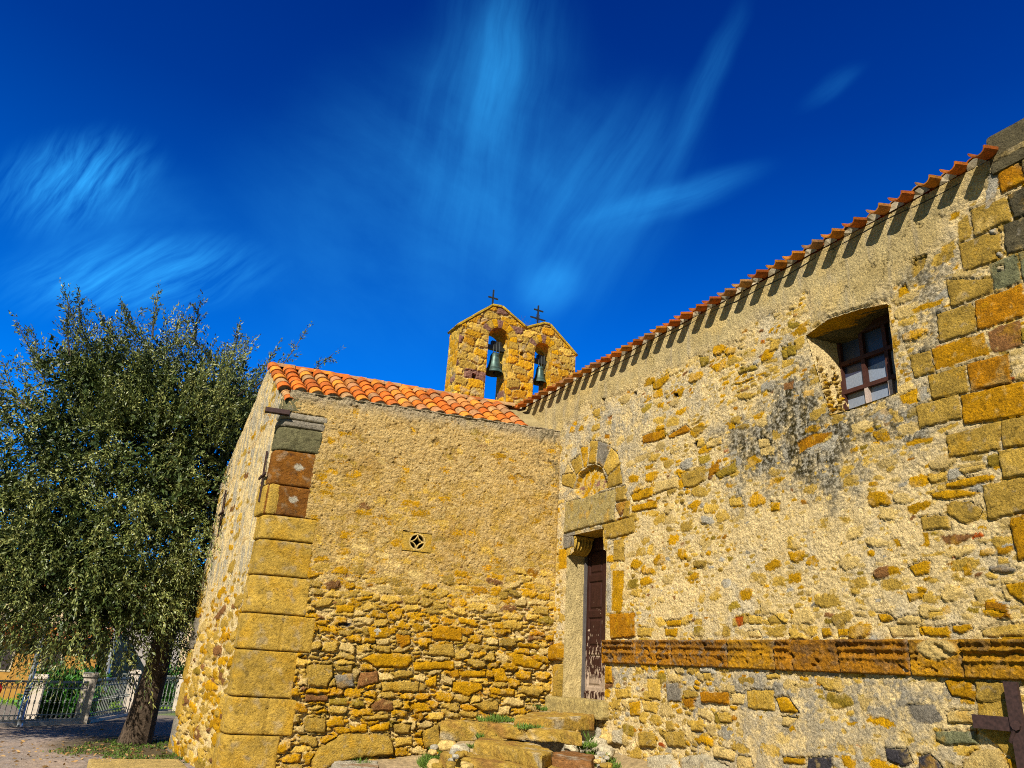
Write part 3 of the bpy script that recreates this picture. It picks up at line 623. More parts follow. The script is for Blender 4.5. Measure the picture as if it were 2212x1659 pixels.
# ---- string course -------------------------------------------------------------
def build_string():
    us = np.arange(1.42, 8.6, .011); zs = np.linspace(1.742, 2.058, 34)
    U, Z = np.meshgrid(us, zs); t = (Z - 1.742) / .316
    prof = np.interp(t, [0, .02, .06, .36, .40, .46, .50, .62, .68, .72, .76, .80, .92, .97, 1], [-.05, .035, .05, .052, .062, .085, .04, .036, .075, .09, .05, .045, .092, .08, -.05])
    flat = np.interp(t, [0, .02, .06, .95, 1], [-.05, .03, .045, .05, -.05])
    js = [NV.hit(*px('Z8', x, 250))[0] for x in (150, 260, 340, 640, 890, 985, 1235, 1610, 1895)] + [8.2]
    bid = np.searchsorted(js, U[0]); n = fbm(U, Z, 5, 4, 300); nf = fbm(U, Z, 28, 4, 301); er = np.zeros(U.shape)
    for k, v in {0: .15, 1: .7, 2: .25, 3: .35, 4: .55, 5: .2, 6: .75, 7: .05, 8: .95, 9: .0}.items(): er = np.where(bid == k, v, er)
    er = np.clip(er + .12 + .8 * n, 0, 1)
    H = prof * (1 - er) + flat * er + nf * .022 + n * .014
    bite = sstep(.22, .42, fbm(U * .7, Z, 8, 3, 310)); H = H - .035 * bite * (t > .1)
    jd = np.min([np.abs(U - j + .01 * n) for j in js], 0)
    H -= .05 * sstep(.014, .004, jd)
    c = np.zeros(U.shape + (3,)); cc = ['rust', 'rust', 'rust', 'rust', 'rg', 'rust', 'rust', 'rust', 'rg', 'rg', 'rust']
    for k in range(11): c[:, bid == k] = P[cc[k]] * (.95 + .1 * (k % 3))
    c = c * (1 + .3 * n[..., None] + .5 * nf[..., None])
    gl = sstep(.0, .35, fbm(U, Z, 9, 4, 305) + .4 * nf) * np.where(bid < 4, .75, .3)
    c = lerpc(c, np.broadcast_to(P['grey'] * .8, c.shape), gl)
    c = lerpc(c, np.broadcast_to(P['lg'], c.shape), sstep(.010, .004, jd) * .5)
    c = lerpc(c, np.broadcast_to(P['black'] * .6, c.shape), sstep(.10, .40, fbm(U * .5, Z, 10, 4, 311) + .30 * sstep(.55, .75, t)) * .45)
    q = NV.hit(*px('Z8', 1765, 215)); d = np.hypot((U - q[0]) / .17, (Z - q[1]) / .085)
    c = lerpc(c, np.broadcast_to(P['cream'], c.shape), sstep(1.1, .9, d + .3 * n)); H += .02 * sstep(1.1, .8, d + .3 * n)
    mk('string_course', NV.P(U, Z, np.clip(H, -.05, 1)), grid_faces(len(us), len(zs)), M_WALL, church, np.clip(c, .01, 1))
    b = MB()   # the rounded end block by the door
    mk('string_course_end', *block_at(NV, 1.405, 1.425, 1.745, 2.05, -.25, .06), M_WALL, church, P['rust'])
def block_at(pl, u0, u1, z0, z1, o0, o1):
    V = [pl.P(u, z, o) for o in (o0, o1) for u, z in ((u0, z0), (u1, z0), (u1, z1), (u0, z1))]
    return V, [(0, 1, 2, 3), (4, 7, 6, 5), (0, 4, 5, 1), (1, 5, 6, 2), (2, 6, 7, 3), (3, 7, 4, 0)]
build_string()

# ---- door: reveals, corbels, leaf ------------------------------------------------
def sheet(name, f, nu, nv, mat, parent, colf, seed=0, amp=.006, f1=8):
    """a rough surface patch: f(s,t) gives points for s,t in 0..1, displaced along its own normal"""
    s, t = np.meshgrid(np.linspace(0, 1, nu), np.linspace(0, 1, nv))
    Pt = f(s, t); du = np.gradient(Pt, axis=1); dv = np.gradient(Pt, axis=0); n = np.cross(du, dv); n /= np.linalg.norm(n, axis=-1, keepdims=True) + 1e-9
    X = Pt[..., 0] + Pt[..., 1] * 1.3; Y = Pt[..., 2] + Pt[..., 1] * .4
    h = fbm(X, Y, f1, 4, seed) * amp
    return mk(name, Pt + n * h[..., None], grid_faces(nu, nv), mat, parent, colf(X, Y, s, t))
def cvar(c, a=.25, fr=8, c2=None, th=.15):
    def g(X, Y, s, t):
        v = P[c] * (1 + a * fbm(X, Y, fr, 4, 40)[..., None])
        if c2: v = lerpc(v, np.broadcast_to(P[c2], v.shape), sstep(th, th + .25, fbm(X, Y, fr * .7, 4, 41)) * .8)
        return v
    return g
DD = 0.37
fr = thing  # (alias kept short)
def lin(p, q, r, s_):
    """bilinear patch"""
    p, q, r, s_ = map(lambda v: np.array(v, float), (p, q, r, s_))
    return lambda s, t: p * ((1 - s) * (1 - t))[..., None] + q * (s * (1 - t))[..., None] + r * (s * t)[..., None] + s_ * ((1 - s) * t)[..., None]
jl = sheet('door_jamb', lin(NV.P(.34, 1.2, .014), NV.P(.34, 1.2, -.45), NV.P(.34, 3.34, -.45), NV.P(.34, 3.34, .014)), 30, 120, M_ASH, church, cvar('jamb', .3, 3), 21, .010)
sheet('door_jamb', lin(NV.P(1.42, 1.2, -.45), NV.P(1.42, 1.2, .014), NV.P(1.42, 3.34, .014), NV.P(1.42, 3.34, -.45)), 30, 120, M_ASH, church, cvar('jamb', .3, 3), 22, .006)
sheet('lintel_soffit', lin(NV.P(.3, 3.625, .03), NV.P(1.5, 3.625, .03), NV.P(1.5, 3.625, -.45), NV.P(.3, 3.625, -.45)), 60, 24, M_ASH, church, cvar('tan', .2, 5), 23, .005)
def corbel(u0, u1, o0, o1, z0, z1, flute, name='corbel'):
    """scroll corbel under the lintel: a quarter round, fluted lengthwise"""
    n, m = 24, 56
    s, t = np.meshgrid(np.linspace(0, 1, m), np.linspace(0, 1, n))   # s along depth, t round the profile
    a = t * math.pi / 2 * 1.15
    r = 1 - .30 * (.5 + .5 * np.cos(s * 2 * np.pi * 6)) * sstep(.12, .25, t) * sstep(1.0, .9, t) * flute
    w = (u1 - u0); hgt = z1 - z0
    Uc = u0 + w * np.where(t < .3, 1, np.cos((t - .3) / .7 * math.pi / 2)) * (r if flute else 1)
    Zc = z1 - hgt * np.where(t < .3, t / .3 * .25, .25 + .75 * np.sin((t - .3) / .7 * math.pi / 2))
    Oc = o0 + (o1 - o0) * s
    V = NV.P(Uc, Zc, Oc)
    c = P['tan'] * 1.15 * (1 + .3 * fbm(Uc * 3 + s, Zc, 9, 3, 5)[..., None])
    b = MB(); 
    Vv = V.reshape(-1, 3).tolist(); F = grid_faces(m, n).tolist()
    k = len(Vv)
    cc = c.reshape(-1, 3).tolist()
    for side in (0, m - 1):   # end caps as fans
        Vv.append(NV.P(u0, z1, Oc[0, side]).tolist()); cc.append(list(P['tan']))
        ci = len(Vv) - 1
        for i in range(n - 1): F.append((ci, i * m + side, (i + 1) * m + side))
    mk(name, Vv, F, M_ASH, church, np.array(cc))
corbel(.33, .57, .012, -.34, 3.34, 3.61, 1)
corbel(1.43, 1.32, .012, -.34, 3.30, 3.62, 0)

def build_door():
    u0, u1, z0, z1 = .30, 1.46, 1.25, 3.62
    def pts(): pass
    step = .008
    us = np.arange(u0, u1, step); zs = np.arange(z0, z1, step); U, Z = np.meshgrid(us, zs)
    H = np.zeros(U.shape)
    mid = .88; cols = [(u0 + .12, mid - .10), (mid + .10, u1 - .12)]
    rows = [(z0 + .16, z0 + .62), (z0 + .72, z0 + 1.16), (z0 + 1.26, z0 + 1.70), (z0 + 1.80, z0 + 2.2)]
    bev = np.zeros(U.shape)
    for a, c in cols:
        for e, f in rows:
            d = np.minimum(np.minimum(U - a, c - U), np.minimum(Z - e, f - Z))
            H = np.where(d > 0, -.018 * sstep(0, .01, d) + .016 * sstep(.03, .055, d), H)
            bev = np.maximum(bev, np.where((d > -.012) & (d < .035), 1.0, 0))
    H = np.where(np.abs(U - mid) < .006, -.02, H)
    base = np.array((.032, .012, .008)); c = base * (1 + .35 * fbm(U * 3, Z * .6, 12, 4, 60)[..., None])
    low = sstep(z0 + 1.9, z0 + .1, Z)
    pe = fbm(U * 1.6, Z * .55, 14, 5, 61) + .42 * low * low + .13 * bev * low
    pm = sstep(.44, .50, pe)
    bot = sstep(.60, .66, fbm(U * 2.2, Z * .5, 13, 3, 63) + 1.0 * sstep(z0 + .42, z0 + .2, Z)) * (Z > z0 + .11)
    c = lerpc(c, np.broadcast_to(np.array((.36, .27, .19)), c.shape), np.maximum(pm * .9, bot * .8))
    H = H + (Z < z0 + .10) * .02
    d = mk('door', NV.P(U, Z, H - DD), grid_faces(len(us), len(zs)), M_WOOD, church, c)
    b = MB()
    b.box(NV.P(u0 + .03, z0, -DD + .003), NV.e * .035, NV.n * .05, (0, 0, 2.3), (.10, .09, .085))
    b.build('door_frame', M_WOOD, church)
    b = MB(); b.tube([NV.P(mid + .05, z0 + 1.0, -DD), NV.P(mid + .05, z0 + 1.0, -DD + .06)], .012); b.tube([NV.P(mid + .05, z0 + 1.0, -DD + .06), NV.P(mid + .13, z0 + 1.0, -DD + .06)], .01)
    o = mk('handle', b.V, b.F, M_IRON, d, np.array(b.C))
build_door()

# ---- window ----------------------------------------------------------------------
def build_window():
    q = np.array(WIN); D = .42
    # frame outline at depth, splayed inwards on the seen side
    fl = NV.hit(1812, 752, -D)[0]; flb = NV.hit(1830, 885, -D)[0]; fu = (fl + flb) / 2
    fr_ = q[:, 0].max() + .03; zb = q[:, 1].min() - .03
    inner = [(fu - .02, NV.hit(*px('Z7', 620, 560), -D)[1] + .03), (fu + .25, 5.27), (fu + .55, 5.40), (fr_ - .12, 5.42), (fr_, 5.36), (fr_, zb), (fu + .02, zb), (fu, zb)]
    out = [tuple(p) for p in WIN]
    # resample both outlines into matching loops
    def res(lp, segs):
        r = []
        for (i, j, n) in segs:
            a, b_ = np.array(lp[i]), np.array(lp[j])
            r += [a + (b_ - a) * k / n for k in range(n)]
        return np.array(r)
    def strip(name, i, j, n, colf, seed, amp):
        a0, a1 = np.array(out[i]), np.array(out[j]); b0, b1 = np.array(inner[i]), np.array(inner[j])
        p = [NV.P(a0[0], a0[1], .016), NV.P(a1[0], a1[1], .016), NV.P(b1[0], b1[1], -D), NV.P(b0[0], b0[1], -D)]
        sheet(name, lin(*p), n, 34, M_WALL, church, colf, seed, amp, 9)
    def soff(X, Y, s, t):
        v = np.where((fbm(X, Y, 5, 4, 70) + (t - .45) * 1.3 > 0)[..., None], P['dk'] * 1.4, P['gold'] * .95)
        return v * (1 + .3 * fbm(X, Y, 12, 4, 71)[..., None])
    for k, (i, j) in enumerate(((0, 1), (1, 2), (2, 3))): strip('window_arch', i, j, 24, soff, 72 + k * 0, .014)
    def leftc(X, Y, s, t):
        v = lerpc(np.broadcast_to(P['cream'], X.shape + (3,)), np.broadcast_to(P['gm'], X.shape + (3,)), sstep(-.1, .3, fbm(X, Y, 4, 4, 75)) * .5)
        return v * (1 + .3 * fbm(X, Y, 14, 4, 76)[..., None])
    # left reveal: broken plaster over thin bedded stones
    a0, a1, b0, b1 = np.array(out[0]), np.array(out[7]), np.array(inner[0]), np.array(inner[6])
    a0 = a0 - (.035, 0); a1 = a1 - (.035, .02)
    s, t = np.meshgrid(np.linspace(0, 1, 60), np.linspace(0, 1, 130))
    f = lin(NV.P(*a0, -.012), NV.P(*b0, -D), NV.P(*b1, -D), NV.P(*a1, -.012)); Pt = f(s, t)
    n = np.cross(np.gradient(Pt, axis=1), np.gradient(Pt, axis=0)); n /= np.linalg.norm(n, axis=-1, keepdims=True)
    if (n[0, 0] @ NV.e) < 0: n = -n
    X = s * .5; Y = Pt[..., 2]
    sl = stone_layer(X, Y, .16, .045, 400, .95, (.4, .56))
    cov = sstep(-.05, .05, fbm(X, Y, 6, 4, 401) - .22 + .55 * sstep(.5, .2, t) + .25 * sstep(.75, .9, s) + .3 * sstep(.12, .0, s))
    hs = np.where(sl[0] > 0, .02 * sstep(0, .01, sl[0]) * (.4 + h01(sl[1], sl[2], 3)), -.03)
    h = hs * (1 - cov) + cov * (.028 + .006 * fbm(X, Y, 20, 3, 402))
    c = palette(sl[1], sl[2], 402, ['cg', 'gold', 'tan', 'cream'], [3, 1.5, 2, 2]); c = np.where((sl[0] > 0)[..., None], c, P['mort'])
    c = lerpc(c, np.broadcast_to(P['mort'] * .95, c.shape), cov) * (1 + .2 * fbm(X, Y, 20, 3, 403)[..., None])
    mk('window_reveal', Pt + n * h[..., None], grid_faces(60, 130), M_WALL, church, c)
    sheet('window_reveal', lin(NV.P(*out[4], .016), NV.P(*out[5], .016), NV.P(*inner[5], -D), NV.P(*inner[4], -D)), 60, 30, M_WALL, church, leftc, 78, .012)
    sheet('window_sill', lin(NV.P(*out[5], .016), NV.P(out[6][0] - .2, out[6][1], .016), NV.P(fu - .3, zb, -D), NV.P(fr_, zb, -D)), 60, 30, M_WALL, church, leftc, 79, .01)
    # timber frame, each bar placed on the frame's plane
    def HU(x, y): return NV.hit(*px('Z7', x, y), -D + .02)
    z1 = inner[3][1]; W_ = []
    v1 = (HU(815, 470)[0] + HU(870, 950)[0]) / 2; v2 = (HU(1000, 400)[0] + HU(1065, 890)[0]) / 2; v0 = fu + .02; v3 = v2 + (v2 - v1); 
    fr_o = bpy.data.objects
    b = MB()
    woodc = (.055, .022, .016); grey = (.38, .30, .25)
    def vbar(u, w, z0, z1, c, o=0): b.box(NV.P(u - w / 2, z0, -D + .004 + o), NV.e * w, NV.n * .045, (0, 0, z1 - z0), c)
    hz1 = HU(900, 860)[1]; hz2 = HU(860, 630)[1]; hz3 = 5.38
    for u in (v0, v1, v2, v3):
        vbar(u, .045 if u != v0 else .035, zb, hz1 - .02, grey if u in (v1, v2) else woodc); vbar(u, .045 if u != v0 else .035, hz1 + .02, 5.5, woodc)
    for z in (hz1, hz2): b.box(NV.P(fu, z - .022, -D + .002), NV.e * (fr_ + .15 - fu), NV.n * .052, (0, 0, .045), woodc)
    b.box(NV.P(fu, 5.30, -D + .001), NV.e * (fr_ + .15 - fu), NV.n * .05, (0, 0, .3), (.05, .025, .02))
    # hinged opening light bar
    w = b.build('window', M_WOOD, church)
    bb = MB()
    us_ = [v0, v1, v2, v3]; zz = [zb, hz1, hz2, 5.32]
    k = 0
    for i in range(3):
        for j in range(3):
            c = (.20, .23, .28) if j < 2 and not (i == 1 and j == 1) else (.03, .035, .05)
            if j == 1 and i < 2:  # net curtain half way up
                zm = zz[j] + (zz[j + 1] - zz[j]) * (.55 + .1 * i)
                p = [NV.P(us_[i], zz[j], -D), NV.P(us_[i + 1], zz[j], -D), NV.P(us_[i + 1], zm + .02, -D), NV.P(us_[i], zm, -D)]
                q = [NV.P(us_[i], zm, -D), NV.P(us_[i + 1], zm + .02, -D), NV.P(us_[i + 1], zz[j + 1], -D), NV.P(us_[i], zz[j + 1], -D)]
                mk('pane', p + q, [(0, 1, 2, 3), (4, 5, 6, 7)], M_PANE, w, np.array([(.20, .23, .28)] * 4 + [(.03, .035, .07)] * 4))
            else:
                p = [NV.P(us_[i], zz[j], -D), NV.P(us_[i + 1], zz[j], -D), NV.P(us_[i + 1], zz[j + 1], -D), NV.P(us_[i], zz[j + 1], -D)]
                mk('pane', p, [(0, 1, 2, 3)], M_PANE, w, np.array([c] * 4))
    b = MB(); b.box(NV.P(fu - .3, zb - .2, -D - .02), NV.e * 1.6, -NV.n * .02, (0, 0, 1.9), (.02, .02, .02)); b.build('window_backing', M_PLAIN, church)
M_PANE, _nt, _b = material("dusty_glass", 0.35, 0.5)
_a = _nt.nodes.new('ShaderNodeAttribute'); _a.attribute_name = 'Col'
_n = _nt.nodes.new('ShaderNodeTexNoise'); _n.inputs['Scale'].default_value = 14; _n.inputs['Detail'].default_value = 6
_r = _nt.nodes.new('ShaderNodeMapRange'); _nt.links.new(_n.outputs['Fac'], _r.inputs['Value']); _r.inputs['To Min'].default_value = .6; _r.inputs['To Max'].default_value = 1.3
_s = _nt.nodes.new('ShaderNodeVectorMath'); _s.operation = 'SCALE'; _nt.links.new(_a.outputs['Color'], _s.inputs[0]); _nt.links.new(_r.outputs[0], _s.inputs['Scale']); _nt.links.new(_s.outputs[0], _b.inputs['Base Color'])
build_window()

def zA(x, y): return WG.hit(*px('G5', x, y))[1]
zs_q = [-.1, zA(850, 1400) , zA(850, 1100), zA(870, 725), zA(870, 432), zA(900, 130)]
yT = lambda y, x=1000: WG.hit(*px('T2', x, y))[1]
zs_q += [yT(1520, 1000), yT(1330, 1000)]
print('quoin z', [round(float(v), 2) for v in zs_q])
Q = [(.65, .45, 'tan', None, .03), (.80, .42, 'tan', .42, .018), (.72, .38, 'tan', None, .016), (.89, .50, 'tan', .44, .018), (.74, .44, 'tan', None, .016), (.69, .45, 'tan', .28, .014), (.70, .5, 'tan', None, .02)]
QT = [(zs_q[i], zs_q[i + 1], *Q[i]) for i in range(len(Q))]
zt = zs_q[len(Q)]
QX = [(q[0], q[1], q[2]) for q in QT] + [(zt, yT(822), .53), (yT(822), yT(640), .56), (yT(640), yT(525), .58)]
QG = [(q[0], q[1], q[3] * .6) for q in QT] + [(zt, yT(1090), .46), (yT(1090), yT(822), .16), (yT(822), yT(525), .18)]
# ---- the wing: front wall ----------------------------------------------------------
ST_W = [('C6', c, r, p) for c, r, p in [
 ('gold',.045,[(380,500),(460,465),(600,458),(715,465),(718,520),(690,560),(480,555)]), ('rg',.035,[(850,290),(890,275),(960,290),(1055,295),(1050,380),(860,372)]), ('tan',.04,[(825,400),(1000,400),(1000,490),(840,475)]),
 ('gold',.02,[(420,290),(560,285),(578,350),(520,365),(440,360)]), ('rust',.035,[(615,335),(700,340),(718,400),(650,430),(615,400)]), ('gold',.045,[(725,520),(1000,510),(1000,570),(730,580)]),
 ('tan',.06,[(5,540),(190,530),(190,620),(150,695),(20,680)]), ('tan',.045,[(200,540),(330,540),(310,590),(210,580)]), ('grey',.04,[(200,610),(320,600),(340,690),(210,700)]), ('brown',.045,[(370,590),(490,585),(495,660),(350,700)]),
 ('tan',.045,[(565,590),(700,575),(735,610),(600,640)]), ('tan',.045,[(515,650),(770,655),(760,725),(510,720)]), ('gold',.04,[(1345,460),(1450,460),(1600,530),(1560,575),(1400,540)]),
 ('gold',.03,[(1250,560),(1330,560),(1365,650),(1270,660)]), ('gold',.035,[(985,650),(1190,660),(1190,700),(1100,750),(985,720)]), ('gold',.04,[(1240,690),(1400,700),(1410,745),(1250,740)]),
 ('tan',.06,[(1420,680),(1590,680),(1600,720),(1560,760),(1430,730)]), ('tan',.06,[(1100,800),(1200,785),(1295,785),(1290,850),(1180,850)]), ('tan',.05,[(1020,850),(1160,850),(1160,900),(1050,890)]),
 ('gold',.04,[(1030,580),(1210,580),(1210,620),(1050,630)]), ('gold',.035,[(805,640),(890,600),(880,690),(810,680)]), ('brown',.035,[(440,810),(520,765),(590,790),(590,850),(450,850)]),
 ('gold',.05,[(300,950),(420,940),(420,990),(310,990)]), ('gold',.05,[(430,950),(570,920),(570,980),(440,990)]), ('tan',.055,[(585,930),(710,930),(700,1000),(600,1000)]),
 ('tan',.10,[(40,1180),(90,1100),(250,1000),(560,1010),(590,1060),(590,1140),(400,1160),(200,1200),(60,1300)]), ('tan',.07,[(780,990),(900,930),(915,1090),(800,1100)]),
 ('cg',.05,[(600,1030),(720,1020),(720,1080),(610,1090)]), ('tan',.05,[(0,900),(140,890),(140,1000),(0,990)]), ('gold',.02,[(205,140),(330,140),(330,190),(210,190)]), ('gold',.02,[(300,95),(450,75),(450,95),(370,115)]),
 ('tan',.02,[(450,125),(580,160),(500,165)]), ('black',-.03,[(220,258),(320,258),(300,285),(230,285)]), ('tan',.025,[(215,310),(350,310),(300,350),(240,345)]), ('cg',.02,[(1330,250),(1420,240),(1420,300),(1330,300)]),
 ('gold',.03,[(1410,390),(1560,400),(1570,435),(1430,420)]), ('brown',.02,[(1490,340),(1600,350),(1590,375),(1500,375)]), ('gold',.015,[(740,200),(820,190),(810,215),(750,215)]), ('gold',.02,[(80,265),(165,290),(165,320),(100,325)]),
 ('tan',.015,[(860,125),(940,130),(940,170),(865,170)]), ('tan',.015,[(1300,50),(1360,50),(1360,100),(1305,100)]), ('gold',.05,[(0,700),(170,705),(170,730),(0,735)]), ('brown',.05,[(0,740),(155,745),(155,785),(0,790)]),
 ('gold',.05,[(50,850),(130,830),(170,860),(60,870)]), ('tan',.05,[(370,880),(560,870),(560,900),(400,915)]), ('gold',.04,[(690,800),(800,790),(860,850),(740,860)]), ('tan',.04,[(1160,200),(1290,190),(1310,215),(1200,230)])]]
def vp(x, y): return WG.hit((1500 + x / 7.3733) / 1.8228, (2050 + y / 7.3733) / 1.8228)
VENT = [vp(625, 270), vp(1490, 395), vp(1445, 965), vp(570, 880)]
def build_wing():
    us = np.arange(0.0, 4.56, .0115); zs = np.arange(-0.05, 5.42, .0115); U, Z = np.meshgrid(us, zs)
    n1, n2, n3, nf = fbm(U, Z, .9, 4, 501), fbm(U, Z, 5, 4, 502), fbm(U, Z, 20, 4, 503), fbm(U, Z, 55, 2, 504)
    big = stone_layer(U, Z, .27, .12, 510, .85, (.38, .58)); sm = stone_layer(U, Z, .13, .05, 520, .9, (.36, .58))
    names = ['gold', 'cg', 'cream', 'tan', 'rg', 'brown', 'olive', 'rust']
    cb = palette(big[1], big[2], 3, names, [5, 5.5, 3, 2.5, 1, .35, .3, .2]); cs = palette(sm[1], sm[2], 4, names, [4, 6, 4, 2, .6, .4, .3, .2])
    lowz = sstep(3.3, 1.3, Z + .35 * n1)
    hb = .006 + (.012 + .04 * lowz) * h01(big[1], big[2], 9) + .012 * lowz; hs = .002 + (.012 + .022 * lowz) * h01(sm[1], sm[2], 8)
    tb = (big[3] * (h01(big[1], big[2], 11) - .5) + big[4] * (h01(big[1], big[2], 12) - .5)) * .02
    mort = -.012 - .045 * lowz * sstep(-.35, .1, n2) + n2 * .010 + n3 * .008
    Hs = np.where(big[0] > 0, hb * sstep(0, .012, big[0]) + .01 * lowz * sstep(0, .06, big[0]) + tb, -9); Hm = np.where(sm[0] > 0, hs * sstep(0, .012, sm[0]), -9)
    H = mort.copy(); kind = np.zeros(U.shape, int)
    m = Hm > H; H = np.where(m, Hm + n3 * .005, H); kind = np.where(m, 2, kind)
    m = Hs > H; H = np.where(m, Hs + n3 * .008, H); kind = np.where(m, 1, kind)
    # pebbly golden plaster over the upper part
    pit = stone_layer(U, Z, .05, .035, 530, .8, (.4, .6))
    Pl = .008 + .022 * n1 + .020 * n2 - lowz * .050 + .012 * sstep(2.6, 3.4, Z) + .008 * sstep(4.0, 5.0, Z)
    holes = sstep(.22, .45, fbm(U, Z, 3.2, 5, 540) + .12 * sstep(3.9, 4.6, Z))
    tex = n3 * .022 + nf * .012 + np.clip(pit[0], -.01, .01) * .5
    Hp = Pl + tex - holes * .018
    m = Hp > H + .004; H = np.where(m, Hp, H); kind = np.where(m, 3, kind)
    gy = np.array((.52, .33, .075)); pk = np.array((.60, .42, .17)); dkg = np.array((.34, .19, .035))
    Cp = lerpc(np.broadcast_to(gy, U.shape + (3,)), np.broadcast_to(pk, U.shape + (3,)), sstep(-.3, .3, n2 + .5 * (Z > 4.4)) * .8)
    Cp = lerpc(Cp, np.broadcast_to(dkg, Cp.shape), sstep(.0, .5, n3 + .4 * holes) * .75)
    Cp = lerpc(Cp, np.broadcast_to(dkg * 1.1, Cp.shape), sstep(.05, .40, fbm(U * .6, Z, 1.5, 5, 545)) * .55)
    Cp = lerpc(Cp, np.broadcast_to(P['mort'], Cp.shape), lowz * .6)
    Cm = lerpc(np.broadcast_to(P['mort'] * .92, U.shape + (3,)), np.broadcast_to(P['gold'], U.shape + (3,)), sstep(-.1, .4, n3) * .5)
    Cc = np.where((kind == 1)[..., None], cb * (1 + .25 * n3[..., None] + .2 * n2[..., None]), np.where((kind == 2)[..., None], cs * (1 + .2 * n3[..., None]), np.where((kind == 3)[..., None], Cp, Cm)))
    dust = sstep(.1, .45, fbm(U, Z, 7, 4, 550)) * .35
    Cc = lerpc(Cc, np.broadcast_to(P['mort'], Cc.shape), dust)
    spk = sstep(.2, .5, nf + .3 * n3); Cc = lerpc(Cc, np.broadcast_to(P['white'], Cc.shape), spk * .35); spk = sstep(.22, .5, -nf - .3 * n3); Cc = lerpc(Cc, np.broadcast_to(P['olive'] * .5, Cc.shape), spk * .4)
    topd = sstep(5.18, 5.38, Z + .1 * n2); Cc = lerpc(Cc, np.broadcast_to(P['gm'] * 1.1, Cc.shape), topd * .7)
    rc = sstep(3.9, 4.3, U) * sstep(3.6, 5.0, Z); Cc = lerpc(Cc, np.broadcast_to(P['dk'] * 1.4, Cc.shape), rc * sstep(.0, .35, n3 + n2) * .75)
    put_stones(WG, U, Z, H, Cc, ST_W, 1500, .016)
    # small painted cross on one stone
    q = WG.hit(*px('C6', 487, 312)); cr = ((np.abs(U - q[0]) < .015) & (np.abs(Z - q[1]) < .06)) | ((np.abs(Z - q[1]) < .015) & (np.abs(U - q[0]) < .055))
    Cc = np.where((cr & (n3 > -.25))[..., None], P['lg'] * 1.2, Cc)
    H = H + .03 * sstep(5.30, 5.40, Z) * (n2 + .4)
    H = H * sstep(4.56, 4.50, U)
    for z0_, z1_, w_ in QX: H = np.where((Z > z0_) & (Z < z1_) & (U < w_ - .015), -.05, H)
    vd = poly_sd(U, Z, VENT); keepv = vd < .012
    kf = keepv[:-1, :-1] & keepv[1:, 1:] & keepv[1:, :-1] & keepv[:-1, 1:]
    top = 5.415 + .05 * (U / 4.5) + .025 * fbm(U, Z * 0, 3, 3, 560)
    Zw = np.where(Z > 5.2, 5.2 + (Z - 5.2) * (top - 5.2) / .205, Z)
    mk('wing_wall', WG.P(U, Zw, H), grid_faces(len(us), len(zs), kf), M_WALL, church, Cc)
    # weathered mortar capping of the wall head
    us = np.arange(-.02, 4.56, .02); vs = np.linspace(0, 1, 14); U, T = np.meshgrid(us, vs)
    z = 5.405 + .05 * (U / 4.5) + .025 * fbm(U, T * 0, 3, 3, 560) + .03 * np.sin(T * 3) + .012 * fbm(U, T * .3, 12, 3, 570)
    o = .05 - T * .40 + .015 * fbm(U, T * .3, 6, 3, 571)
    mk('wall_capping', WG.P(U, z, o), grid_faces(len(us), 14), M_WALL, church, P['lg'] * .8 * (1 + .5 * fbm(U, T * .3, 9, 4, 572)[..., None]))
build_wing()
# stone vent with a four-petalled opening
def build_vent():
    c = vp(1050, 620); cu, cz = c; R = .118
    u0, u1 = min(p[0] for p in VENT), max(p[0] for p in VENT); z0, z1 = min(p[1] for p in VENT) + .02, max(p[1] for p in VENT) - .02
    us = np.arange(u0, u1, .004); zs = np.arange(z0, z1, .004); U, Z = np.meshgrid(us, zs)
    x, y = (U - cu), (Z - cz); r = np.hypot(x, y)
    d = np.full(U.shape, 9.0)
    for a in range(4):
        w = math.pi / 4 + a * math.pi / 2; R2 = R * 1.0
        px_, py_ = math.cos(w) * R * 1.414, math.sin(w) * R * 1.414
        d = np.minimum(d, np.abs(np.hypot(x - px_, y - py_) - R))
    ring = np.abs(r - R) < .012
    bars = (d < .011) & (r < R)
    hole = (r < R) & ~ring & ~bars
    H = np.where(hole, -.10, .012) + .004 * sstep(.02, 0, np.abs(r - R)) + fbm(U, Z, 30, 3, 600) * .004
    H = np.where(bars, .004 + .006 * sstep(.011, .002, d), H)
    col = P['tan'] * (1 + .25 * fbm(U, Z, 12, 4, 601)[..., None]); col = lerpc(col, np.broadcast_to(P['gold'], col.shape), sstep(0, .3, fbm(U, Z, 6, 3, 602)) * .6)
    col = np.where((bars | ring)[..., None], P['cream'] * .9, col); col = np.where(hole[..., None], np.array((.01, .01, .01)), col)
    mk('vent', WG.P(U, Z, H), grid_faces(len(us), len(zs)), M_ASH, church, col)
build_vent()
# wing body so that nothing is hollow from the side
gdir, gn = GB.e, GB.n
b = MB(); 
b.box(WG.P(.0, 0, -.16) , WG.e * 4.6, -WG.n * .5, (0, 0, 5.30), P['mort']); b.build('wing_wall_core', M_PLAST, church)

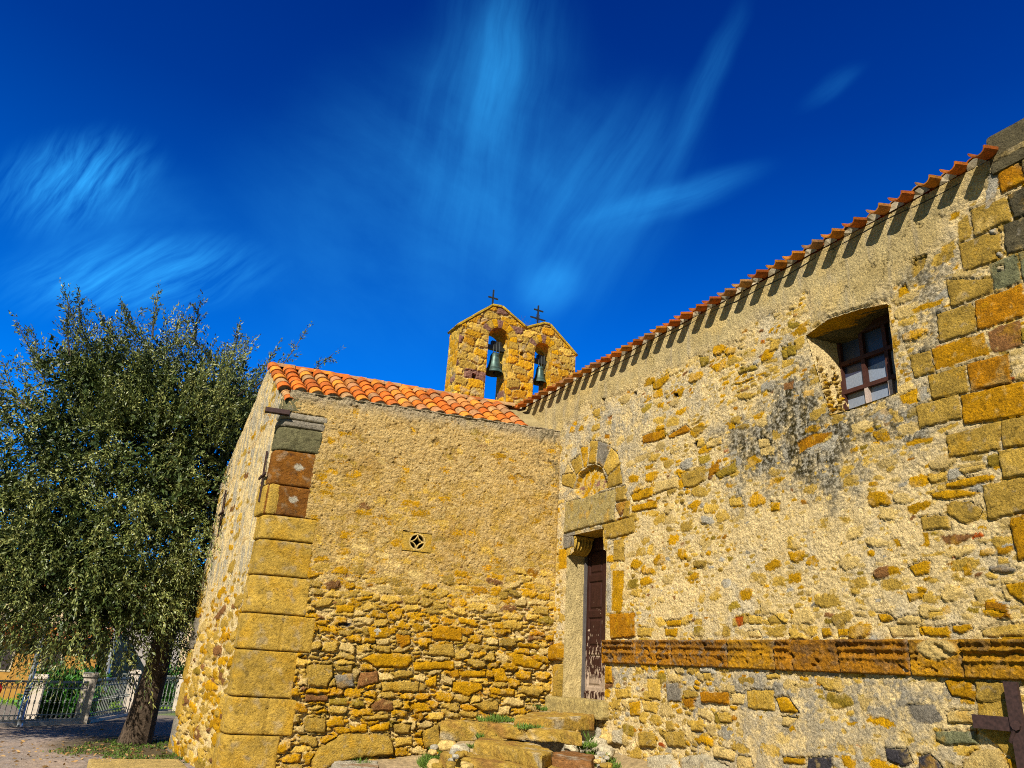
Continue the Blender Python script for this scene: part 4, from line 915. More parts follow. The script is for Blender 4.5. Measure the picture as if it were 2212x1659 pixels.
# ---- gable end of the wing ------------------------------------------------------------
APX, APZ, NEZ, FEZ = 1.36, 6.20, 5.30, 4.62
def gtop(u): return np.where(u < APX, NEZ + (APZ - NEZ) * np.clip(u, 0, 9) / APX, APZ + (FEZ - APZ) * (u - APX) / (GLEN - APX))
def build_gable():
    us = np.arange(-.02, GLEN + .01, .016); t = np.linspace(0, 1, 380); U, T = np.meshgrid(us, t); Z = -.05 + T * (gtop(U) + .05)
    n1, n2, n3, nf = fbm(U, Z, .9, 4, 701), fbm(U, Z, 5, 4, 702), fbm(U, Z, 18, 4, 703), fbm(U, Z, 45, 2, 704)
    big = stone_layer(U, Z, .55, .17, 710, .7); sm = stone_layer(U, Z, .26, .08, 720, .75)
    names = ['gold', 'cg', 'cream', 'tan', 'rg', 'brown', 'olive']
    cb = palette(big[1], big[2], 5, names, [4, 4, 2, 4, 1, .6, .6]); cs = palette(sm[1], sm[2], 6, names, [4, 5, 3, 3, .6, .6, .4])
    up = sstep(.8, 3.2, Z + .5 * n1)
    H = -.03 + n2 * .015 + n3 * .008; kind = np.zeros(U.shape, int)
    Hm = np.where(sm[0] > 0, (.004 + .03 * h01(sm[1], sm[2], 8)) * sstep(0, .012, sm[0]), -9); Hs = np.where(big[0] > 0, (.008 + .028 * h01(big[1], big[2], 9)) * sstep(0, .025, big[0]), -9)
    m = Hm > H; H = np.where(m, Hm, H); kind = np.where(m, 2, kind); m = Hs > H; H = np.where(m, Hs + n3 * .006, H); kind = np.where(m, 1, kind)
    Pl = -.012 + .03 * n1 + .02 * n2 + up * .040 + n3 * .012 + nf * .006
    m = Pl > H; H = np.where(m, Pl, H); kind = np.where(m, 3, kind)
    Cp = lerpc(np.broadcast_to(P['mort'], U.shape + (3,)), np.broadcast_to(P['lg'], U.shape + (3,)), sstep(-.2, .3, fbm(U * 2.5, Z * .4, 4, 4, 730)) * up)
    Cp = lerpc(Cp, np.broadcast_to(P['gm'], Cp.shape), sstep(4.2, 5.6, Z) * sstep(-.1, .4, n2 + n3) * .6)
    Cp = lerpc(Cp, np.broadcast_to(P['gold'], Cp.shape), sstep(.25, .4, fbm(U * .5, Z, 3, 4, 731)) * .35)
    Cc = np.where((kind == 1)[..., None], cb, np.where((kind == 2)[..., None], cs, np.where((kind == 3)[..., None], Cp, P['mort'] * .95))) * (1 + .2 * n3[..., None])
    for z0_, z1_, w_ in QG: H = np.where((Z > z0_) & (Z < z1_) & (U < w_ - .01), -.05, H)
    mk('gable_wall', GB.P(U, Z, H), grid_faces(len(us), len(t)), M_WALL, church, Cc)
    # solid behind it
    V = []
    for o in (-.06, -.5):
        for u, z in ((0.0, 0), (GLEN, 0), (GLEN, FEZ - .04), (APX, APZ - .06), (0.0, NEZ - .04)): V.append(GB.P(u, z, o))
    mk('gable_wall_core', V, [(4, 3, 2, 1, 0), (5, 6, 7, 8, 9)] + [(i, (i + 1) % 5, 5 + (i + 1) % 5, 5 + i) for i in range(5)], M_PLAST, church, P['mort'])
build_gable()

# corner quoins of the wing, each one dressed block with a chamfered arris
def quoin(z0, z1, wf, ws, c, seed, proud=.022, c2='gm', split=None, chf=.05, plane_a=WG, plane_b=GB, name='quoin', lg=0):
    b_e = GB.e; f0 = WG.P(0, 0, 0)
    g = .006
    prof = [WG.P(wf, 0, -.20), WG.P(wf, 0, proud * .4), WG.P(wf - .012, 0, proud), WG.P(0.03, 0, proud), WG.P(0.0, 0, proud * .9), GB.P(0.0, 0, proud * .9), GB.P(.04, 0, proud), GB.P(ws - .012, 0, proud), GB.P(ws, 0, proud * .4), GB.P(ws, 0, -.20)]
    pts = []; 
    for i in range(len(prof) - 1):
        a, b_ = prof[i], prof[i + 1]; n = max(1, int(np.linalg.norm(b_ - a) / .022))
        pts += [a + (b_ - a) * k / n for k in range(n)]
    pts.append(prof[-1]); pts = np.array(pts)
    m = len(pts); tan_ = np.gradient(pts, axis=0); nrm = np.stack([tan_[:, 1], -tan_[:, 0], 0 * tan_[:, 0]], 1); nrm /= np.linalg.norm(nrm, axis=1, keepdims=True)
    cen = WG.P(.3, 0, -.3)
    s = np.sign(((pts - cen) * nrm).sum(1)); nrm *= np.sign(s.sum())
    zs = np.linspace(z0 + g, z1 - g, max(4, int((z1 - z0) / .02))); zs = np.concatenate([[z0 + g], zs, [z1 - g]])
    arc = np.concatenate([[0], np.cumsum(np.linalg.norm(np.diff(pts, axis=0), axis=1))])
    A_, Zg = np.meshgrid(arc, zs)
    ins = np.minimum(Zg - z0 - g, z1 - g - Zg); edge = -.018 * sstep(.010, 0, ins + .004 * fbm(A_, Zg, 14, 3, seed + 9)) 
    edge[0] = edge[-1] = -.12
    h = fbm(A_, Zg, 5, 4, seed) * .014 + fbm(A_, Zg, 26, 4, seed + 1) * .012 - .012 * sstep(.35, .5, fbm(A_, Zg, 13, 3, seed + 2))
    Vp = pts[None] + nrm[None] * (h + edge)[..., None]; Vp = Vp.copy(); Vp[..., 2] = Zg + .006 * fbm(A_, Zg * 0 + z0, 3, 2, seed + 4)
    if split is not None:
        j = np.abs(A_ - (.2 + wf - split)); Vp += nrm[None] * (-.03 * sstep(.010, .003, j))[..., None]
    col = P[c] * (1 + .35 * fbm(A_, Zg, 5, 4, seed + 5)[..., None] + .25 * fbm(A_, Zg, 30, 3, seed + 6)[..., None])
    if c == 'tan': col = lerpc(col, np.broadcast_to(P['gold'] * .9, col.shape), sstep(.0, .4, fbm(A_, Zg, 2.2, 4, seed + 15)) * .45)
    col = col * (1 - .5 * sstep(.30, .42, fbm(A_ * .7, Zg, 11, 4, seed + 16)) - .4 * sstep(.012, .003, np.abs(fbm(A_, Zg, 1.6, 4, seed + 17))))[..., None]
    col = lerpc(col, np.broadcast_to(P[c2], col.shape), sstep(.1, .4, fbm(A_, Zg, 6, 4, seed + 7)) * .4)
    col = col * (.86 + .28 * ((seed * 7) % 11) / 11)
    if lg:
        q = np.hypot((A_ - (.2 + wf * .45)) / .07, (Zg - (z0 + z1) / 2 - .03) / .05) + .5 * fbm(A_, Zg, 18, 3, seed + 8); col = lerpc(col, np.broadcast_to(P['lg'] * .9, col.shape), sstep(1, .85, q))
    mk(name, Vp, grid_faces(m, len(zs)), M_ASH, church, np.clip(col, .01, 1))
for i, (z0, z1, wf, ws, c, sp, pr) in enumerate(QT): quoin(z0, z1, wf, ws * .6, c, 1000 + i * 10, pr, split=sp)
quoin(zt, yT(1095), .54, .14, 'umber', 1100, .02, lg=1); quoin(yT(1095), yT(822), .54, .16, 'umber', 1110, .022, lg=1)
quoin(yT(822), yT(640), .58, .18, 'dkg', 1120, .025, split=.22, c2='dk'); quoin(yT(640), yT(580), .60, .18, 'grey', 1130, .03, c2='gm'); quoin(yT(580), yT(525), .62, .18, 'gm', 1140, .035, c2='lg')
quoin(yT(525), 5.34, .20, .16, 'dkg', 1150, .03)
# tall narrow chamfered stone standing beside the rust blocks
def slab(name, pl, u0, u1, z0, z1, o0, o1, c, seed, mat=None, amp=.006, parent=None, taper=0, pw=9):
    """a rough block with rounded edges: every face subdivided and displaced"""
    n = [max(3, int(abs(b_ - a) / .03)) for a, b_ in ((u0, u1), (z0, z1), (o0, o1))]
    bm_V = []; bm_F = []; col = []
    def face(fn, a, b_):
        s, t = np.meshgrid(np.linspace(0, 1, a), np.linspace(0, 1, b_)); u, z, o = fn(s, t)
        x = (u - u0) / (u1 - u0) * 2 - 1; y = (z - z0) / (z1 - z0) * 2 - 1; w = (o - o0) / (o1 - o0) * 2 - 1
        k = (np.abs(x) ** pw + np.abs(y) ** pw + np.abs(w) ** pw) ** (1 / pw)
        f = 1 / k
        cu, cz, co = (u0 + u1) / 2, (z0 + z1) / 2, (o0 + o1) / 2
        a_ = 1 - taper * (y + 1) / 2
        u = cu + (u - cu) * f * a_; z = cz + (z - cz) * f; o = co + (o - co) * f * a_
        h = 1 + amp * 10 * fbm(u * 1.1 + o, z + o * .7, 4, 4, seed)
        Vp = pl.P(cu + (u - cu) * h, cz + (z - cz) * h, co + (o - co) * h)
        base = len(bm_V); bm_V.extend(Vp.reshape(-1, 3).tolist()); bm_F.extend((grid_faces(a, b_) + base).tolist())
        cc = P[c] * (1 + .3 * fbm(u + o, z, 6, 4, seed + 1)[..., None] + .2 * fbm(u + o, z, 22, 3, seed + 2)[..., None]); col.extend(cc.reshape(-1, 3).tolist())
    face(lambda s, t: (u0 + s * (u1 - u0), z0 + t * (z1 - z0), o1 + 0 * s), n[0], n[1]); face(lambda s, t: (u0 + s * (u1 - u0), z0 + t * (z1 - z0), o0 + 0 * s), n[0], n[1])
    face(lambda s, t: (u0 + 0 * s, z0 + t * (z1 - z0), o0 + s * (o1 - o0)), n[2], n[1]); face(lambda s, t: (u1 + 0 * s, z0 + t * (z1 - z0), o0 + s * (o1 - o0)), n[2], n[1])
    face(lambda s, t: (u0 + s * (u1 - u0), z0 + 0 * t, o0 + t * (o1 - o0)), n[0], n[2]); face(lambda s, t: (u0 + s * (u1 - u0), z1 + 0 * t, o0 + t * (o1 - o0)), n[0], n[2])
    return mk(name, bm_V, bm_F, mat or M_ASH, parent or church, np.clip(np.array(col), .01, 1))
slab('quoin', GB, .0, .46, zt, yT(1090), -.25, .05, 'tan', 1160)
slab('quoin', WG, -.06, .10, zt, yT(1090), -.20, .026, 'tan', 1161)
# far corner: a run of thin dressed quoins
zz = -.1
for i, hgt in enumerate((.62, .55, .5, .56, .46, .52, .5, .46, .5)):
    slab('quoin', GB, GLEN - .30 - (i % 2) * .12, GLEN + .05, zz, zz + hgt - .008, -.3, .03, 'tan' if i % 3 else 'grey', 1200 + i, amp=.003); zz += hgt
# weathered spout stone sticking out under the far eave, with the rounded stone above it
slab('eave_spout', GB, GLEN - .05, GLEN + .42, 4.33, 4.56, -.28, .02, 'lg', 1300, taper=.1, amp=.004)
slab('kneeler', GB, GLEN - .30, GLEN + .10, 4.57, 4.90, -.3, .03, 'tan', 1301, taper=.25)
# iron ties
def anchor(pl, u, z, L, tilt, w, cross, proud, name='tie_anchor', mat=M_IRON):
    b = MB(); a = np.array([0, 0, 1.0]) * math.cos(tilt) + pl.e * math.sin(tilt); c = np.cross(a, pl.n)
    o = pl.P(u, z, proud)
    b.box(o - a * L / 2 - c * w / 2, a * L, c * w, pl.n * .022, (1, 1, 1))
    b.box(o - c * cross / 2 - a * w * .5 + pl.n * .012, c * cross, a * w, pl.n * .022, (1, 1, 1))
    b.tube([o - pl.n * .12, o + pl.n * .05], w * .35, 8)
    return b.build(name, mat, church)
q = GB.hit(577, 1030); anchor(GB, q[0], q[1], .80, .10, .035, .34, .05)
q = GB.hit(487, 1110); anchor(GB, q[0], q[1], .85, .12, .035, .34, .05)
b = MB(); p0 = WG.P(.02, yT(560), .02); b.box(p0 - WG.e * .34, WG.e * .36, WG.n * .03, (0, 0, .09)); b.box(p0 - WG.e * .34, WG.e * .36, WG.n * .10, (0, 0, .012)); b.build('tie_bar', M_IRON, church)
qv = NV.hit(*px('Z8', 2152, 420)); q = (qv[0] + .0, 0); q1 = NV.hit(*px('Z8', 1980, 600))
b = MB(); zc = q1[1]
b.box(NV.P(q1[0], zc - .045, .075), NV.e * (q[0] - q1[0] + .34), NV.n * .03, (0, 0, .10)); b.box(NV.P(q[0] + .0, zc - .5, .09), NV.e * .10, NV.n * .03, (0, 0, 1.735 - zc + .5))
b.tube([NV.P(q[0] + .05, zc, .0), NV.P(q[0] + .05, zc, .14)], .035, 8); b.tube([NV.P(q[0] - .02, zc - .12, .1), NV.P(q[0] + .05, zc, .12)], .02, 8); b.build('tie_anchor', M_IRON, church)

# ---- barrel tile roofs ------------------------------------------------------------------
TC = [np.array(c) for c in ((.62, .17, .02), (.55, .13, .018), (.66, .24, .03), (.42, .11, .02), (.50, .20, .05), (.58, .15, .02))]
def tile(b, p, along, side, nrm, L, r0, r1, up=True, seg=8, thick=.013, dirt=0.0):
    """a half-pipe clay tile from p, running 'along' for L, radius r0 at the start to r1 at the end"""
    c = TC[random.randrange(len(TC))] * random.uniform(.75, 1.15)
    if random.random() < .18 + dirt: c = c * .5 + np.array((.16, .13, .07))
    base = len(b.V); sg = 1 if up else -1; rot = random.uniform(-.03, .03)
    for i, (t, r) in enumerate(((0, r0), (.5, (r0 + r1) / 2), (1, r1))):
        for lay in (0, 1):
            for k in range(seg + 1):
                a = math.pi * k / seg; rr = r - lay * thick
                v = p + along * (L * t) + side * (math.cos(a) * rr + rot * t * L) + nrm * (sg * math.sin(a) * rr * .85)
                b.V.append(tuple(v)); 
                dk = .55 if (i == 2 and lay == 1) else (1 - .22 * random.random() * (1 if i < 2 else .5))
                b.C.append(tuple(c * dk))
    n = seg + 1
    for i in range(2):
        for k in range(seg):
            for lay in (0, 1):
                o = base + i * 2 * n + lay * n; f = (o + k, o + k + 1, o + 2 * n + k + 1, o + 2 * n + k)
                b.F.append(f if lay == 0 else f[::-1])
        for k in (0, seg):
            o = base + i * 2 * n + k; b.F.append((o, o + n, o + 3 * n, o + 2 * n))
    for i in (0, 2):
        for k in range(seg):
            o = base + i * 2 * n; b.F.append((o + k, o + n + k, o + n + k + 1, o + k + 1))
def mortar_plug(b, p, along, side, nrm, r, c=(.42, .38, .30)):
    """rough lime packing in the mouth of a cover tile"""
    V = [tuple(p + along * random.uniform(-.01, .01))]
    for k in range(7):
        a = math.pi * k / 6; V.append(tuple(p + side * math.cos(a) * r + nrm * math.sin(a) * r * .85 + along * random.uniform(-.012, .012)))
    c = tuple(np.array(c) * random.uniform(.5, 1.1)); b.add(V, [(0, k, k + 1) for k in range(1, 7)], c)

def wing_roof():
    b = MB(); pm = MB()
    dmax = 1.34; zr, ze = 6.205, 5.46; d0 = .30
    nrow = 6; ncol = 16
    slope = (zr - ze) / (dmax - d0)
    def pt(c, d):   # column coordinate c in 0..1 across, d back from the wall face
        ul, ur = -.257 * d - .01, 4.02 - .22 * d
        return WG.P(ul + (ur - ul) * c, ze + slope * (d - d0), -d)
    for k in range(ncol + 1):
        c = k / ncol
        a, z = pt(c, d0), pt(c, dmax); al = (a - z); L = np.linalg.norm(al); al /= L
        sd = WG.e - al * (WG.e @ al); sd /= np.linalg.norm(sd); nr = np.cross(sd, al); nr *= np.sign(nr[2])
        st = L / nrow
        for r in range(nrow):
            p = z + al * (st * (r - .35) + random.uniform(-.015, .015)) + nr * (.035 + random.uniform(0, .012))
            tile(b, p, al, sd, nr, st + .07, (.092), .120, True, thick=.02)
            mortar_plug(b, p + al * (st + .035), al, sd, nr, .100, (.34, .30, .23))
        if k < ncol:
            c2 = (k + .5) / ncol; a2, z2 = pt(c2, d0), pt(c2, dmax); al2 = (a2 - z2) / np.linalg.norm(a2 - z2)
            for r in range(nrow):
                tile(b, z2 + al2 * (st * (r - .35)) + nr * .075, al2, sd, nr, st + .05, .11, .095, False, 6, dirt=.4)
    # ridge cover tiles laid end to end
    for k in range(14):
        p = pt(k / 13.0, dmax + .02) + np.array([0, 0, .03]); tile(b, p, WG.e, -WG.n, np.array([0, 0, 1.0]), .36, .10, .115, True, dirt=.3)
    b.build('wing_roof', M_TILE, church)
    # boarding and bedding under the tiles, and the far slope
    S_, T_ = np.meshgrid(np.linspace(0, 1, 40), np.linspace(0, 1, 60)); dF = .02 + T_ * (dmax + .3); zF = ze + slope * np.minimum(dF - d0, dmax - d0)
    uw = 4.56 - .169 * dF; u_l = 3.93 - .22 * dF; UU = u_l + (uw + .03 - u_l) * S_; hF = zF - .05 + .11 * S_ + .30 * np.clip(S_ - .72, 0, 1) ** 1.3 + .014 * fbm(UU, dF, 5, 4, 900); hF = np.where(T_ < .02, hF - .08, hF)
    mk('roof_flashing', WG.P(UU, hF, -dF), grid_faces(40, 60), M_PLAST, church, P['plaster'] * .52 * (1 + .4 * fbm(UU, dF, 3, 4, 901)[..., None]))
    A, B_, Cc_, D_ = pt(0, d0 - .02), pt(1, d0 - .02), pt(1, dmax), pt(0, dmax)
    far0 = GB.P(GLEN, FEZ, 0); far1 = WG.P(3.9, FEZ, -3.4)
    V = [v - np.array([0, 0, .01]) for v in (A, B_, Cc_, D_)] + [far1, far0]
    mk('roof_bedding', V, [(0, 1, 2, 3), (3, 2, 4, 5)], M_PLAST, church, P['gm'])
    # verge: a short row of tiles bedded along the gable edge
    b = MB()
    for i in range(9):
        t = (i + .3) / 9; u = .02 + t * APX; z = NEZ + (APZ - NEZ) * t
        al = (GB.P(0, NEZ) - GB.P(APX, APZ)); al /= np.linalg.norm(al)
        sd = GB.n; nr = np.cross(sd, al); nr *= np.sign(nr[2])
        tile(b, GB.P(u, z, -.06) + nr * .01, al, sd, nr, .19, .075, .085, True, dirt=.1)
    b.build('verge_tiles', M_TILE, church)
wing_roof()

def nave_roof():
    b = MB(); pm = MB()
    up_ = np.array([0, 0, 1.0]); sl_ = math.radians(17)
    al = NV.n * math.cos(sl_) - up_ * math.sin(sl_); nr = NV.n * math.sin(sl_) + up_ * math.cos(sl_); sd = NV.e
    u_last = NV.hit(*px('Z2', 650, 350), .15)[0]; sp = .2745; n = 48
    for k in range(n):
        u = u_last - k * sp
        if u < -5.5: break
        # channel tile that carries the water clear of the wall
        jz = random.uniform(-.008, .008)
        p = NV.P(u, 6.195 + jz, .235 + random.uniform(-.012, .012)) - al * .50 + nr * .09
        tile(b, p, al, sd, nr, .50, .090, .079, False, 8, .013)
        # cover tile set back above the joint
        for r in range(2):
            q = NV.P(u - sp / 2, 6.27 + jz, .06 + random.uniform(-.015, .015)) - al * (.45 + r * .36) + nr * (.015)
            tile(b, q, al, sd, nr, .44, .085, .10, True, 8, .014, dirt=.25)
        q = NV.P(u - sp / 2, 6.27 + jz, .045); 
        mortar_plug(b, q, al, sd, nr, .092, (.55, .46, .30))
        for s_ in (-1, 1): pass
    b.build('nave_roof_tiles', M_TILE, church)
    # wall head under the tiles, the roof plane behind and the far wall of the nave
    us = np.arange(-5.7, 7.5, .03); t = np.linspace(0, 1, 12); U, T = np.meshgrid(us, t)
    ph = ((U - u_last) / sp) % 1.0
    z = 6.22 + .07 * np.clip(np.cos((ph - .5) * 2 * np.pi), -.6, 1) - (T * .1) * 0 
    mk('wall_head', NV.P(U, 6.14 + (z - 6.14) * sstep(0, .3, T) + sstep(.3, 1, T) * .02, .022 - .25 * sstep(.25, 1, T) + .006 * fbm(U, T, 5, 3, 800)), grid_faces(len(us), 12), M_PLAST, church, P['plaster'] * (1 + .25 * fbm(U, T, 3, 4, 801)[..., None]))
    W_ = 6.5; rise = W_ / 2 * math.tan(math.radians(17))
    a, c = NV.P(-5.6, 6.24, -.05), NV.P(7.6, 6.24, -.05); a2, c2 = NV.P(-5.6, 6.24 + rise, -W_ / 2), NV.P(7.6, 6.24 + rise, -W_ / 2); a3, c3 = NV.P(-5.6, 6.24, -W_), NV.P(7.6, 6.24, -W_)
    mk('nave_roof', [a, c, c2, a2, c3, a3], [(0, 1, 2, 3), (3, 2, 4, 5)], M_TILE, church, TC[1])
    mk('nave_far_walls', [NV.P(-5.6, 0, 0), NV.P(-5.6, 0, -W_), NV.P(9.2, 0, -W_), NV.P(9.2, 0, 0), NV.P(-5.6, 6.22, 0), NV.P(-5.6, 6.22, -W_), NV.P(9.2, 6.22, -W_), NV.P(9.2, 6.22, 0), NV.P(-5.6, 6.22 + rise, -W_ / 2)],
       [(0, 1, 5, 8, 4), (1, 2, 6, 5), (2, 3, 7, 6)], M_PLAST, church, P['mort'])
nave_roof()
# raised ashlar head of the end wall beyond the last tile
slab('end_pier_head', NV, 7.47, 9.3, 6.10, 6.50, -.7, .045, 'dk', 1400, amp=.003, pw=40)
b = MB(); pts = [NV.P(u, 6.19 + .018 * math.sin(u * 2.3) + .008 * math.sin(u * 7.1), .036) for u in np.arange(-2.4, 7.3, .12)]
b.tube(pts, .006, 5, (.3, .25, .2)); b.build('cable', M_DIRON, church)

# ---- bell gable ------------------------------------------------------------------------
UF = 1 / 2.5525
BT = .60
def arch(c, w, spring, bot, n=14):
    r = w / 2
    return [(c - r, bot), (c - r, spring)] + [(c - r * math.cos(math.pi * k / n), spring + r * math.sin(math.pi * k / n)) for k in range(1, n)] + [(c + r, spring), (c + r, bot)]
HOLE1 = arch(1.11, .60, 9.42, 7.0); HOLE2 = arch(2.42, .50, 9.40, 7.9)
OUT = [(0, 7.0), (0, 9.50), (.86, 10.28), (1.12, 10.31), (1.87, 9.92), (2.40, 10.20), (2.58, 10.21), (3.42, 9.56), (3.42, 7.0)]
PUT = [(690, 740, .035), (1160, 880, .05), (1570, 978, .03), (680, 1100, .055), (1175, 1230, .05), (1435, 1000, .02), (1190, 640, .025)]
PUT = [(*BG.hit(*px('B3', x, y)), r) for x, y, r in PUT]
def ashl(X, Y, seed, names=('gold', 'tan', 'rg', 'purple', 'cg'), w=(5, 4, 2, .9, 2.5)):
    L = stone_layer(X, Y, .40, .215, seed, 1.0, (.50, .58), .10, .006, 9)
    c = palette(L[1], L[2], seed, names, w)
    n1, n2 = fbm(X, Y, 6, 4, seed + 30), fbm(X, Y, 18, 4, seed + 31)
    h = np.where(L[0] > 0, .012 * sstep(0, .02, L[0]) + .012 * h01(L[1], L[2], 4), -.018) + n2 * .022 + n1 * .010
    gr = sstep(.15, .4, fbm(X, Y, 3, 4, seed + 33))
    c = lerpc(c, np.broadcast_to(P['gm'], c.shape), gr * .5)
    c = np.where((L[0] > 0)[..., None], c, P['cream'] * .75) * (1 + .3 * n2[..., None])
    return h, np.clip(c, .01, 1)
def bell_gable():
    us = np.arange(0, 3.43, .015); zs = np.arange(6.9, 10.34, .015); U, Z = np.meshgrid(us, zs)
    h, c = ashl(U, Z, 2000)
    for q in ((1.11, 9.42, .30), (2.42, 9.40, .25)):   # voussoirs fan round each arch
        a = np.arctan2(Z - q[1], U - q[0]); r = np.hypot(U - q[0], Z - q[1])
        m = (r < q[2] + .24) & (r > q[2] - .02) & (a > 0)
        k = np.floor(a / math.pi * 9).astype(int); kk = a / math.pi * 9 % 1
        jo = (kk < .06) | (r > q[2] + .225)
        T = np.array([P[n] for n in ('gold', 'tan', 'gold', 'rg', 'purple', 'gold', 'tan', 'purple', 'tan', 'gold')]); vc = T[np.clip(k, 0, 9)]
        c = np.where((m & ~jo)[..., None], vc * (1 + .4 * fbm(U, Z, 16, 4, 2050)[..., None]), np.where((m & jo)[..., None], P['cream'] * .7, c))
        h = np.where(m, np.where(jo, -.012, .016) + fbm(U, Z, 14, 3, 2051) * .015, h)
    for s_, z_, r_ in PUT:
        d = np.maximum(np.abs(U - s_), np.abs(Z - z_)) + .01 * fbm(U, Z, 20, 2, 2060); h = np.where(d < r_, -.16, h)
    q = [BG.hit(*px('B3', *p)) for p in ((585, 1015), (785, 1060), (785, 1145), (580, 1110))]; m = poly_sd(U, Z, q) > 0
    c = np.where(m[..., None], P['purple'] * 1.1 * (1 + .5 * fbm(U, Z, 12, 4, 2070)[..., None]), c)
    so, s1, s2 = poly_sd(U, Z, OUT), poly_sd(U, Z, HOLE1), poly_sd(U, Z, HOLE2)
    keep = (so > -.004) & (s1 < .004) & (s2 < .004)
    h = np.where((s1 > -.03) | (s2 > -.03) | (so < .03), np.minimum(h, .004), h)
    kf = keep[:-1, :-1] & keep[1:, 1:] & keep[1:, :-1] & keep[:-1, 1:]
    body = mk('bell_gable', BG.P(U, Z, h), grid_faces(len(us), len(zs), kf), M_BELL, church, c)
    back = grid_faces(len(us), len(zs), kf)[:, ::-1].copy()
    mk('back_face', BG.P(U, Z, -BT), back, M_BELL, body, c)
    def strip(pts, name, seed, o1=0.0, o0=-BT, colf=None, amp=1.0):
        P_ = [];
        for i in range(len(pts) - 1):
            a, b_ = np.array(pts[i]), np.array(pts[i + 1]); n = max(1, int(np.linalg.norm(b_ - a) / .03)); P_ += [a + (b_ - a) * k / n for k in range(n)]
        P_.append(np.array(pts[-1])); P_ = np.array(P_); arc = np.concatenate([[0], np.cumsum(np.linalg.norm(np.diff(P_, axis=0), axis=1))])
        dd = np.linspace(o1, o0, 24); A_, D_ = np.meshgrid(arc, dd); U_ = np.broadcast_to(P_[:, 0], A_.shape); Z_ = np.broadcast_to(P_[:, 1], A_.shape)
        tg = np.gradient(P_, axis=0); tg /= np.linalg.norm(tg, axis=1, keepdims=True) + 1e-9
        hh, cc = ashl(D_ + 3, A_ + (7.0 if pts[0][1] < 7.5 else 0), seed) if colf is None else colf(D_, A_)
        hh = hh * amp * sstep(0, .04, np.minimum(o1 - D_, D_ - o0))
        Uo = U_ - hh * tg[:, 1]; Zo = Z_ + hh * tg[:, 0]
        mk(name, BG.P(Uo, Zo, D_), grid_faces(len(arc), 24), M_BELL, body, cc)
    strip([(0, 7.0), (0, 9.50)], 'side_face', 2100); strip([(3.42, 9.56), (3.42, 7.0)], 'side_face', 2110)
    strip(HOLE1[::-1], 'arch_reveal', 2120, amp=.8); strip(HOLE2[::-1], 'arch_reveal', 2130, amp=.8)
    def cop(D_, A_):
        return .01 + .015 * fbm(D_, A_, 8, 4, 2140), P['olive'] * 1.1 * (1 + .5 * fbm(D_, A_, 9, 4, 2141)[..., None])
    # coping slabs laid on the two little gables
    for i, (a, c_) in enumerate(((1, 2), (2, 3), (3, 4), (4, 5), (5, 6), (6, 7))):
        p, q = np.array(OUT[a]), np.array(OUT[c_]); t = (q - p) / np.linalg.norm(q - p); n = np.array([-t[1], t[0]])
        if a == 1: p = p - t * .05
        if a == 6: q = q + t * .05
        V = []
        for (o) in (.035, -BT - .035):
            for w in (p - n * .006, q - n * .006, q + n * .05, p + n * .05): V.append(BG.P(w[0], w[1], o))
        bm = bmesh_new(V, [(0, 1, 2, 3), (4, 7, 6, 5), (0, 4, 5, 1), (1, 5, 6, 2), (2, 6, 7, 3), (3, 7, 4, 0)], 3, .010, 2150 + i)
        mk('coping', bm[0], bm[1], M_BELL, body, P['olive'] * 1.25 * (1 + .4 * bm[2][:, None]))
    return body
import bmesh
def bmesh_new(V, F, cuts, amp, seed, bevel=0.0, freq=7):
    bm = bmesh.new(); vs = [bm.verts.new(tuple(v)) for v in V]
    for f in F: bm.faces.new([vs[i] for i in f])
    bmesh.ops.recalc_face_normals(bm, faces=bm.faces[:])
    if bevel: bmesh.ops.bevel(bm, geom=bm.edges[:] + bm.verts[:], offset=bevel, segments=2, affect='EDGES', profile=.6)
    bmesh.ops.triangulate(bm, faces=bm.faces[:])
    for _ in range(cuts):
        long_ = [e for e in bm.edges if e.calc_length() > .05]
        if not long_: break
        bmesh.ops.subdivide_edges(bm, edges=long_, cuts=1, use_grid_fill=False)
        bmesh.ops.triangulate(bm, faces=[f for f in bm.faces if len(f.verts) > 3])
    bm.normal_update()
    X = np.array([v.co[:] for v in bm.verts]); N = np.array([v.normal[:] for v in bm.verts])
    h = fbm(X[:, 0] + X[:, 2] * .7, X[:, 1] + X[:, 2], freq, 4, seed)
    X = X + N * (h * amp)[:, None]
    F2 = np.array([[v.index for v in f.verts] for f in bm.faces]); bm.free()
    return X, F2, h
bell_body = bell_gable()
def cross_bars(name, k, base, top, arms, curls=False):
    o = -.30
    q0 = BG.hit(*px('B3', *base), o); q1 = BG.hit(*px('B3', *top), o); b = MB()
    b.box(BG.P(q0[0] - .018, q0[1] - .10, o - .018), BG.e * .036, BG.n * .036, (0, 0, q1[1] - q0[1] + .10))
    for (xa, ya), (xb, yb) in arms:
        a, c = BG.hit(*px('B3', xa, ya), o), BG.hit(*px('B3', xb, yb), o); z = (a[1] + c[1]) / 2
        b.box(BG.P(a[0], z - .018, o - .016), BG.e * (c[0] - a[0]), BG.n * .032, (0, 0, .036))
    if curls:
        zc = (BG.hit(*px('B3', 1320, 520), o))[1]
        for sx in (-1, 1):
            for sz in (-1, 1):
                pts = [BG.P(q0[0] + sx * (.02 + .045 * t + .02 * math.sin(t * 5)), zc + sz * (.02 + .12 * t - .03 * math.cos(t * 6) * t), o) for t in np.linspace(0, 1.1, 9)]
                b.tube(pts, .008, 5)
    return b.build(name, M_DIRON, bell_body)
cross_bars('iron_cross', 0, (865, 400), (880, 235), [((824, 312), (922, 318))])
cross_bars('iron_cross', 1, (1318, 582), (1332, 393), [((1283, 438), (1376, 442)), ((1246, 522), (1397, 524))], True)
